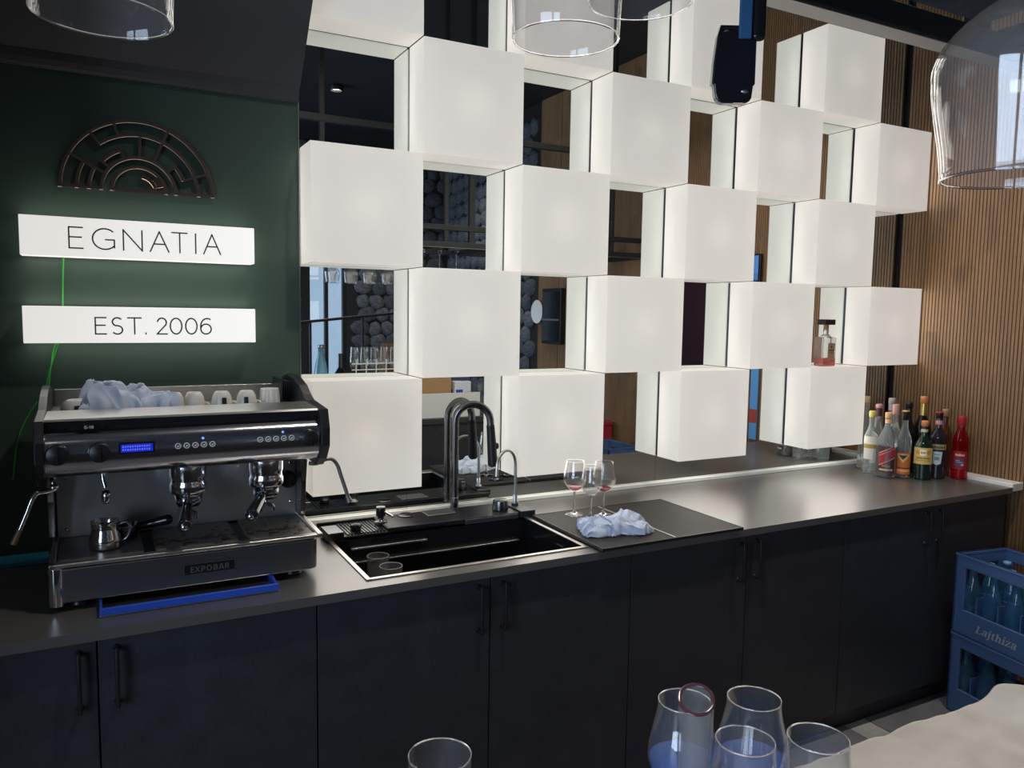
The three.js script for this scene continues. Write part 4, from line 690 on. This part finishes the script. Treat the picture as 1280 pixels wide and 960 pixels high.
{ // carafe with slanted, plum-coloured lip
  const at = [-0.038, FY, 2.14], o = thing('carafe', 'tall slim glass carafe with a slanted plum-coloured rim among the wine glasses', 'carafe', at), top = 0.268;
  const g = lathe([[0, 0], [0.026, 0], [0.028, 0.003], [0.027, 0.05], [0.022, 0.12], [0.0195, 0.18], [0.0205, top], [0.0165, top], [0.0160, 0.18], [0.02, 0.12], [0.025, 0.05], [0.025, 0.008], [0, 0.007]], 48), q = g.attributes.position;
  const dir = [-0.67, 0.74], tilt = (x, y, z) => y + Math.max(0, (y - 0.18) / (top - 0.18)) * -0.42 * (x * dir[0] + z * dir[1]);
  for (let i = 0; i < q.count; i++) q.setY(i, tilt(q.getX(i), q.getY(i), q.getZ(i)));
  g.computeVertexNormals(); part(o, 'body', move(g, ...at), M.wetGlass);
  const r = new THREE.TorusGeometry(0.0197, 0.0019, 10, 48).rotateX(Math.PI / 2).translate(0, top, 0), w = r.attributes.position;
  for (let i = 0; i < w.count; i++) w.setY(i, tilt(w.getX(i), top, w.getZ(i)) + (w.getY(i) - top)); r.computeVertexNormals();
  part(o, 'rim', move(r, ...at), M.plumRim, 'plum-tinted rim');
}

// ------------------------------------------------------------------ hanging rack above the front bar
{
  const o = thing('glass_rack', 'black metal hanging glass rack overhead with a dark shelf', 'rack', [0.8, 2.15, 2.3]), b = 0.036;
  const tb = (x0, x1, y0, y1, z0, z1) => box(x0, x1, y0, y1, z0, z1, 0.003);
  part(o, 'front_bar', tb(-1.1, 3.1, 2.152, 2.152 + b, 1.998, 1.998 + b), M.blackMetal);
  part(o, 'underside_strip', box(-1.1, 3.1, 2.1495, 2.1518, 2.0, 2.032), M.dullSteel, 'pale metal strip under the front bar');
  part(o, 'back_bar', tb(-1.1, 3.1, 2.152, 2.152 + b, 2.66, 2.66 + b), M.blackMetal);
  part(o, 'upper_bar', tb(-1.1, 3.1, 2.262, 2.262 + b, 1.998, 1.998 + b), M.blackMetal);
  for (const x of [-1.1, 0.62, 1.0, 1.34, 1.78, 2.2, 2.62, 3.064]) part(o, 'cross_bar', tb(x, x + b, 2.152, 2.152 + b, 2.034, 2.66), M.blackMetal);
  for (const x of [0.585, 1.40, 1.58, 2.72, 3.064]) part(o, 'post', tb(x, x + (x > 1.5 && x < 1.6 ? 0.04 : 0.03), 2.188, CEIL - 0.001, 2.0015, 2.0305), M.blackMetal);
  part(o, 'top_bar', tb(-1.1, 3.1, 2.86, 2.9, 1.998, 1.998 + b), M.blackMetal);
  part(o, 'shelf', metreUV(box(-1.05, 0.58, 2.19, 2.205, 2.04, 2.69)), M.stoneDark, 'dark mottled shelf board');
  const rails = []; for (let z = 2.14; z < 2.66; z += 0.075) rails.push(box(-1.08, 3.08, 2.128, 2.138, z - 0.004, z + 0.004), ...[-0.9, 0.2, 1.2, 2.3].map((x) => box(x, x + 0.01, 2.13, 2.16, z - 0.003, z + 0.003))); 
}
// hanging stemware, feet up
function hanging(label, rimAt, rb, rr, bowlH, stem, rf, group) {
  const tot = stem + bowlH, at = [rimAt[0], rimAt[1] + tot, rimAt[2]], o = thing('hanging_glass', label, 'wine glass', at, group), p = glassProfile(rb, rr, bowlH, stem, rf, 0.0013);
  glassParts(o, p, at, true); return o;
}
const HG = 'upturned glasses hanging in the foreground';
hanging('upturned glass hanging above the dark bulkhead over the emblem', [-0.637, 1.889, 2.323], 0.039, 0.035, 0.12, 0.131, 0.034, HG);
hanging('upturned glass hanging low in front of the fourth row of cubes', [-0.373, 1.910, 2.365], 0.038, 0.0345, 0.125, 0.105, 0.034, HG);
hanging('upturned glass hanging just right of and above the low one', [-0.270, 1.973, 2.305], 0.044, 0.040, 0.105, 0.062, 0.034, HG);
hanging('large upturned glass hanging before the timber wall', [-0.23, 1.807, 2.571], 0.0405, 0.034, 0.092, 0.241, 0.034, HG);
// two rows further along, seen in the mirror
{
  let proto = null;
  for (let i = 0; i < 15; i++) { const row = i % 2, x = 0.68 + i * 0.062, at = [x, 1.905, 2.14 + row * 0.15];
    if (!proto) proto = hanging('upturned clear glass in the row under the rack, seen in the mirror', at, 0.04, 0.033, 0.11, 0.125, 0.034, 'upturned glasses along the rack reflected in the mirror');
    else copyOf(proto, [at[0], proto.position.y, at[2]]); }
}
{ // black fob on a strap
  const o = thing('key_fob', 'black plastic fob dangling from a black and blue strap', 'key fob', [0.05, 2.15, 2.06]), c = [0.047, 2.036, 2.068], w = 0.024, h = 0.044;
  const s = new THREE.Shape(); s.moveTo(-w * 0.72, h); s.lineTo(w * 0.8, h); s.quadraticCurveTo(w, h * 0.9, w, h * 0.6); s.lineTo(w, -h * 0.5); s.lineTo(w * 0.92, -h * 0.55); s.lineTo(w * 0.85, -h * 0.88); s.quadraticCurveTo(w * 0.75, -h, w * 0.45, -h); s.lineTo(-w * 0.45, -h); s.quadraticCurveTo(-w * 0.8, -h, -w * 0.88, -h * 0.8); s.lineTo(-w * 0.95, -h * 0.52); s.lineTo(-w * 1.05, -h * 0.5); s.lineTo(-w * 1.0, 0); s.lineTo(-w * 0.85, h * 0.75); s.closePath();
  const hole = new THREE.Path(); hole.moveTo(-w * 0.66, h * 0.82); hole.lineTo(w * 0.1, h * 0.9); hole.lineTo(w * 0.1, h * 0.95); hole.lineTo(-w * 0.6, h * 0.94); hole.closePath(); s.holes.push(hole);
  const T = (g) => g.rotateY(-0.48).translate(...c);
  part(o, 'body', T(new THREE.ExtrudeGeometry(s, { depth: 0.01, bevelEnabled: true, bevelThickness: 0.002, bevelSize: 0.0015, bevelSegments: 2 }).translate(0, 0, -0.005)), std(lin(0.008, 0.008, 0.011), 0.3));
  part(o, 'logo_mark', T(sphere(0.0035, w * 0.55, -h * 0.72, 0.0068, 1.3, 0.7, 0.3)), M.steel);
  part(o, 'metal_end', T(box(0.0, w * 0.5, -h * 1.03, -h * 0.97, -0.004, 0.0065)), M.copper);
  part(o, 'strap', T(box(0.002, 0.0175, 0.028, 0.12, 0.008, 0.013, 0.002)), std(lin(0.02, 0.09, 0.22), 0.6), 'blue side of the strap');
  part(o, 'clasp', T(new RoundedBoxGeometry(0.017, 0.1, 0.012, 3, 0.006).translate(0.0265, 0.077, 0.006)), M.blackGloss);
}

// ------------------------------------------------------------------ what the mirror sees: the room behind the viewer
{ // stones laid on the rear wall and the far end of the right wall
  const rear = scene.children.find((o) => o.name === 'wall_rear'), right = scene.children.find((o) => o.name === 'wall_right');
  const shapes = []; for (let k = 0; k < 6; k++) { const g = new THREE.IcosahedronGeometry(1, 2), q = g.attributes.position; for (let i = 0; i < q.count; i++) { const x = q.getX(i), y = q.getY(i), z = q.getZ(i), f = 1 + 0.3 * N(x * 1.1 + k * 5, y * 1.1, z * 1.1 + k); q.setXYZ(i, x * f, y * f, z * f); } const m = mergeVertices(g.deleteAttribute('normal') && g); m.computeVertexNormals(); shapes.push(m); }
  const lay = (host, u0, u1, v0, v1, putMatrix, pieces) => { const rest = []; let row = 0;
    for (let v = v0; v < v1; v += 0.155, row++) for (let u = u0 + (row % 2) * 0.09; u < u1; ) { const w = 0.14 + rnd() * 0.1, k = Math.floor(rnd() * 6), m = putMatrix(u + w / 2, v + 0.075 + (rnd() - 0.5) * 0.03, w / 2 * 0.93, 0.075, rnd()); u += w;
      if (!m) continue; if (pieces(u, v)) { const s = new THREE.Mesh(shapes[k], rnd() < 0.5 ? M.stone : M.stoneDark); s.name = 'stone'; s.applyMatrix4(m); host.add(s); } else rest.push(shapes[k].clone().applyMatrix4(m)); }
    if (rest.length) part(host, 'stonework', rest, M.stoneDark).userData.kind = 'stuff'; };
  const mat4 = (x, y, z, a, b, c, r) => new THREE.Matrix4().compose(new THREE.Vector3(x, y, z), new THREE.Quaternion().setFromEuler(new THREE.Euler(0, 0, (r - 0.5) * 0.5)), new THREE.Vector3(a, b, c));
  lay(rear, 0.2, 3.15, 0.05, 3.6, (u, v, a, b, r) => (u > 1.36 && u < 2.08 && v < 2.45 ? null : mat4(u, v, BACK - 0.004, a * 1.14, b * 1.16, 0.034, r)), (u, v) => v > 1.1 && v < 2.1 && u > 0.8);
  lay(right, 3.98, 6.1, 0.05, 3.6, (u, v, a, b, r) => mat4(W + 0.016, v, u, 0.034, b * 1.16, a * 1.14, r * 0.2 + 0.4), (u, v) => v > 1.0 && v < 2.3 && u < 5.4);
}
{ // wall oven, screen, fridge panel, wall disc on the timber wall
  const ov = thing('wall_cabinet', 'dark glass-fronted wall cabinet on the timber, reflected beside the stones', 'cabinet', [W - 0.1, 1.44, 3.5]);
  part(ov, 'body', box(W - 0.055, W - 0.006, 1.44, 1.96, 3.38, 3.72, 0.004), M.black); part(ov, 'glass_door', box(W - 0.06, W - 0.055, 1.47, 1.93, 3.40, 3.70), M.blackGloss); part(ov, 'bottle_shelf', box(W - 0.064, W - 0.0595, 1.66, 1.675, 3.40, 3.70), M.steel);
  const d = single('wall_plate', 'pale round plate hung on the timber post, reflected beside the stones', 'plate', [W - 0.03, 1.74, 3.86], lathe([[0, 0], [0.1, 0], [0.115, 0.012], [0.11, 0.016], [0.09, 0.008], [0, 0.008]], 36).rotateZ(Math.PI / 2).translate(W - 0.03, 1.74, 3.84), M.paper);
  const tv = thing('wall_screen', 'small lit blue screen with white shield logos on the timber wall', 'screen', [W - 0.03, 1.96, 1.1]);
  const tvTex = canvasTex(256, 144, (c, w, h) => { c.fillStyle = '#1255a8'; c.fillRect(0, 0, w, h); c.fillStyle = '#0a2f74'; c.fillRect(0, 100, w, 44); c.fillStyle = '#e9f2ff'; for (const x of [40, 108, 176]) { c.beginPath(); c.moveTo(x, 34); c.lineTo(x + 40, 34); c.lineTo(x + 38, 64); c.lineTo(x + 20, 84); c.lineTo(x + 2, 64); c.fill(); } });
  part(tv, 'bezel', box(W - 0.03, W - 0.006, 1.955, 2.135, 0.965, 1.29, 0.003), M.blackGloss);
  part(tv, 'screen', new THREE.PlaneGeometry(0.3, 0.16).rotateY(-Math.PI / 2).translate(W - 0.0312, 2.045, 1.1275), new THREE.MeshStandardMaterial({ color: 0x020204, roughness: 0.2, emissive: 0xffffff, emissiveMap: tvTex, emissiveIntensity: 0.8 }));
  rectLight(new THREE.Color(0.3, 0.55, 1), 0.3, 0.3, 0.16, [W - 0.034, 2.045, 1.1275], [0, 2.045, 1.1275]);
  const dr = thing('dark_door', 'dark maroon glazed door in the timber wall, seen only in the mirror', 'door', [W - 0.03, 0, 1.62]);
  part(dr, 'leaf', box(W - 0.03, W - 0.004, 0.01, 2.2, 1.45, 1.82, 0.003), std(lin(0.03, 0.012, 0.018), 0.2)); part(dr, 'handle', [cyl(0.008, 0.008, [W - 0.06, 0.95, 1.5], [W - 0.06, 1.25, 1.5]), cyl(0.006, 0.006, [W - 0.06, 0.97, 1.5], [W - 0.028, 0.97, 1.5]), cyl(0.006, 0.006, [W - 0.06, 1.23, 1.5], [W - 0.028, 1.23, 1.5])], M.dullSteel);
  const pk = thing('blue_banner', 'narrow blue and red banner hung on the timber wall, seen in the mirror', 'banner', [W - 0.015, 0.9, 1.0]);
  part(pk, 'cloth', box(W - 0.014, W - 0.008, 0.92, 1.42, 0.955, 1.02), std(lin(0.12, 0.36, 0.75), 0.6)); part(pk, 'red_band', box(W - 0.0155, W - 0.0135, 1.03, 1.12, 0.955, 1.02), std(lin(0.45, 0.06, 0.05), 0.6), 'red band'); part(pk, 'rod', cyl(0.006, 0.006, [W - 0.012, 1.425, 0.94], [W - 0.012, 1.425, 1.035]), M.steel);
}
{ // things on the far stretch of the front bar
  const y = FY + 0.0005;
  const sh = single('white_board', 'blank white board propped on the bar edge, reflected behind the tap', 'board', [1.42, y, 2.02], box(1.20, 1.68, y, 1.185, 2.02, 2.026, 0.001), M.paper);
  single('cardboard_box', 'brown cardboard box on the bar behind the white board', 'box', [1.36, y, 2.16], [box(1.24, 1.5, y, 1.30, 2.1, 2.28, 0.002), box(1.24, 1.5, 1.30, 1.304, 2.1, 2.185, 0.001), box(1.24, 1.5, 1.30, 1.304, 2.192, 2.28, 0.001)], M.cardboard);
  const pkt = std(0xffffff, 0.5, 0, { map: lab(128, 128, (c) => { c.fillStyle = '#d6d8e4'; c.fillRect(0, 0, 128, 128); c.fillStyle = '#2b3fb0'; c.fillRect(64, 30, 54, 80); c.fillStyle = '#c07088'; c.fillRect(8, 40, 40, 12); }) });
  single('paper_packet', 'white packet printed with blue and pink, on the bar by the brown box', 'packet', [1.58, y, 2.12], box(1.515, 1.64, y, 1.255, 2.08, 2.15, 0.006), pkt);
  single('glass_jar', 'clear storage jar with steel lid at the end of the reflected board', 'jar', [1.71, y, 2.12], [move(lathe([[0, 0], [0.042, 0], [0.045, 0.01], [0.045, 0.19], [0.036, 0.21], [0.036, 0.222], [0, 0.224]], 28), 1.72, y, 2.12)], M.glass);
  // bottles, wicker pot and standing glasses by a wire rail
  const bb = thing('water_bottle', 'tall pale blue glass bottle on the front bar, reflected beside the green wall', 'bottle', [0.668, y, 2.34]);
  part(bb, 'glass_body', move(lathe([[0, 0.003], [0.046, 0], [0.05, 0.01], [0.05, 0.26], [0.034, 0.36], [0.018, 0.42], [0.018, 0.46], [0, 0.461]], 28), 0.668, y, 2.34), std(lin(0.3, 0.62, 0.8), 0.05, 0, { transmission: 0.6, thickness: 0.02, ior: 1.4 })); part(bb, 'cap', move(lathe([[0, 0], [0.02, 0], [0.02, 0.024], [0, 0.025]], 18), 0.668, y + 0.455, 2.34), M.steel);
  const db = thing('wine_bottle', 'dark wine bottle on the front bar, reflected beside the blue bottle', 'bottle', [0.80, y, 2.34]);
  part(db, 'glass_body', move(lathe(shoulder(0.043, 0.42, 0.016, 0.33, 0.27), 28), 0.80, y, 2.34), darkGlass); part(db, 'label', bandUV(0.0436, 0.12, 0.24, 2.6, 4.4, [0.80, y, 2.34]), std(lin(0.3, 0.1, 0.12), 0.6));
  const wr = thing('wire_rail', 'white wire rail along the front bar, reflected below the hanging glasses', 'rail', [1.05, y, 2.33]);
  part(wr, 'top_wire', [tube([[0.87, 1.37, 2.32], [1.05, 1.372, 2.32], [1.25, 1.375, 2.32]], 0.005, 20, 8), tube([[0.87, 1.33, 2.32], [1.05, 1.331, 2.32], [1.25, 1.333, 2.32]], 0.004, 20, 8)], M.paper);
  for (const x of [0.9, 0.97, 1.04, 1.11, 1.18]) part(wr, 'upright', cyl(0.004, 0.004, [x, y, 2.32], [x, 1.4, 2.32], 10), M.paper);
  single('round_pot', 'squat brown wicker pot reflected among the bar glasses', 'pot', [1.22, y, 2.5], move(lathe([[0, 0], [0.06, 0], [0.08, 0.06], [0.1, 0.3], [0.1, 0.40], [0.075, 0.48], [0.065, 0.48], [0.085, 0.4], [0.08, 0.1], [0, 0.02]], 28), 1.22, y, 2.5), std(lin(0.16, 0.07, 0.035), 0.7));
  let proto = null; [0.90, 0.97, 1.04, 1.11, 1.18].forEach((x, i) => { const at = [x, y, 2.365];
    if (!proto) proto = wineGlass('clear wine glass standing behind the white wire rail, seen in the mirror', at, 0.032, 0.027, 0.17, 0.29, 0.034, 'wine glasses behind the wire rail'); else copyOf(proto, at); });
  const gr = thing('guard_rail', 'black floor-standing guard rail before the rear window, seen in the mirror', 'rail', [1.2, 0, 3.5]);
  part(gr, 'top_rail', tube([[0.7, 1.615, 3.5], [1.2, 1.668, 3.5], [1.75, 1.725, 3.5]], 0.012, 12, 10), M.blackMetal);
  for (const x of [0.88, 1.31, 1.7]) part(gr, 'upright', cyl(0.011, 0.011, [x, 0.001, 3.5], [x, 1.628 + (x - 0.88) * 0.105, 3.5], 10), M.blackMetal);
}
// ceiling downlights
const spotMat = new THREE.MeshStandardMaterial({ color: 0xffffff, emissive: lin(1, 0.97, 0.92), emissiveIntensity: 6 });
[[1.35, 4.4, 'downlight over the dining side, reflected high in the mirror near the green wall'], [2.5, 4.95, 'downlight further back, reflected between the left cubes'], [-1.2, 3.6, 'downlight above and behind the viewer'], [-2.4, 5.2, 'downlight by the side windows'], [0.4, 1.35, 'downlight over the aisle before the sink'], [2.2, 1.35, 'downlight over the aisle before the crates']].forEach(([x, z, label]) => {
  const o = thing('ceiling_lamp', label, 'downlight', [x, CEIL - 0.05, z], 'ceiling downlights');
  part(o, 'housing', move(lathe([[0.05, 0], [0.062, 0], [0.062, 0.049], [0.05, 0.049], [0.05, 0]], 28), x, CEIL - 0.05, z), M.black);
  part(o, 'lamp_disc', move(lathe([[0, 0], [0.049, 0], [0.049, 0.006], [0, 0.006]], 28), x, CEIL - 0.03, z), spotMat);
  const l = new THREE.SpotLight(WARM, 7.0, 0, 1.0, 0.6, 2); l.position.set(x, CEIL - 0.055, z); l.target.position.set(x, 0, z); l.shadow.radius = 2.5; scene.add(l, l.target);
});

// ------------------------------------------------------------------ shadows on, draw
scene.traverse((o) => { if (o.isMesh) { o.castShadow = true; o.receiveShadow = true; } else if (o.isSpotLight || o.isPointLight) o.castShadow = true; });
scene.environment = null;
renderer.render(scene, camera);
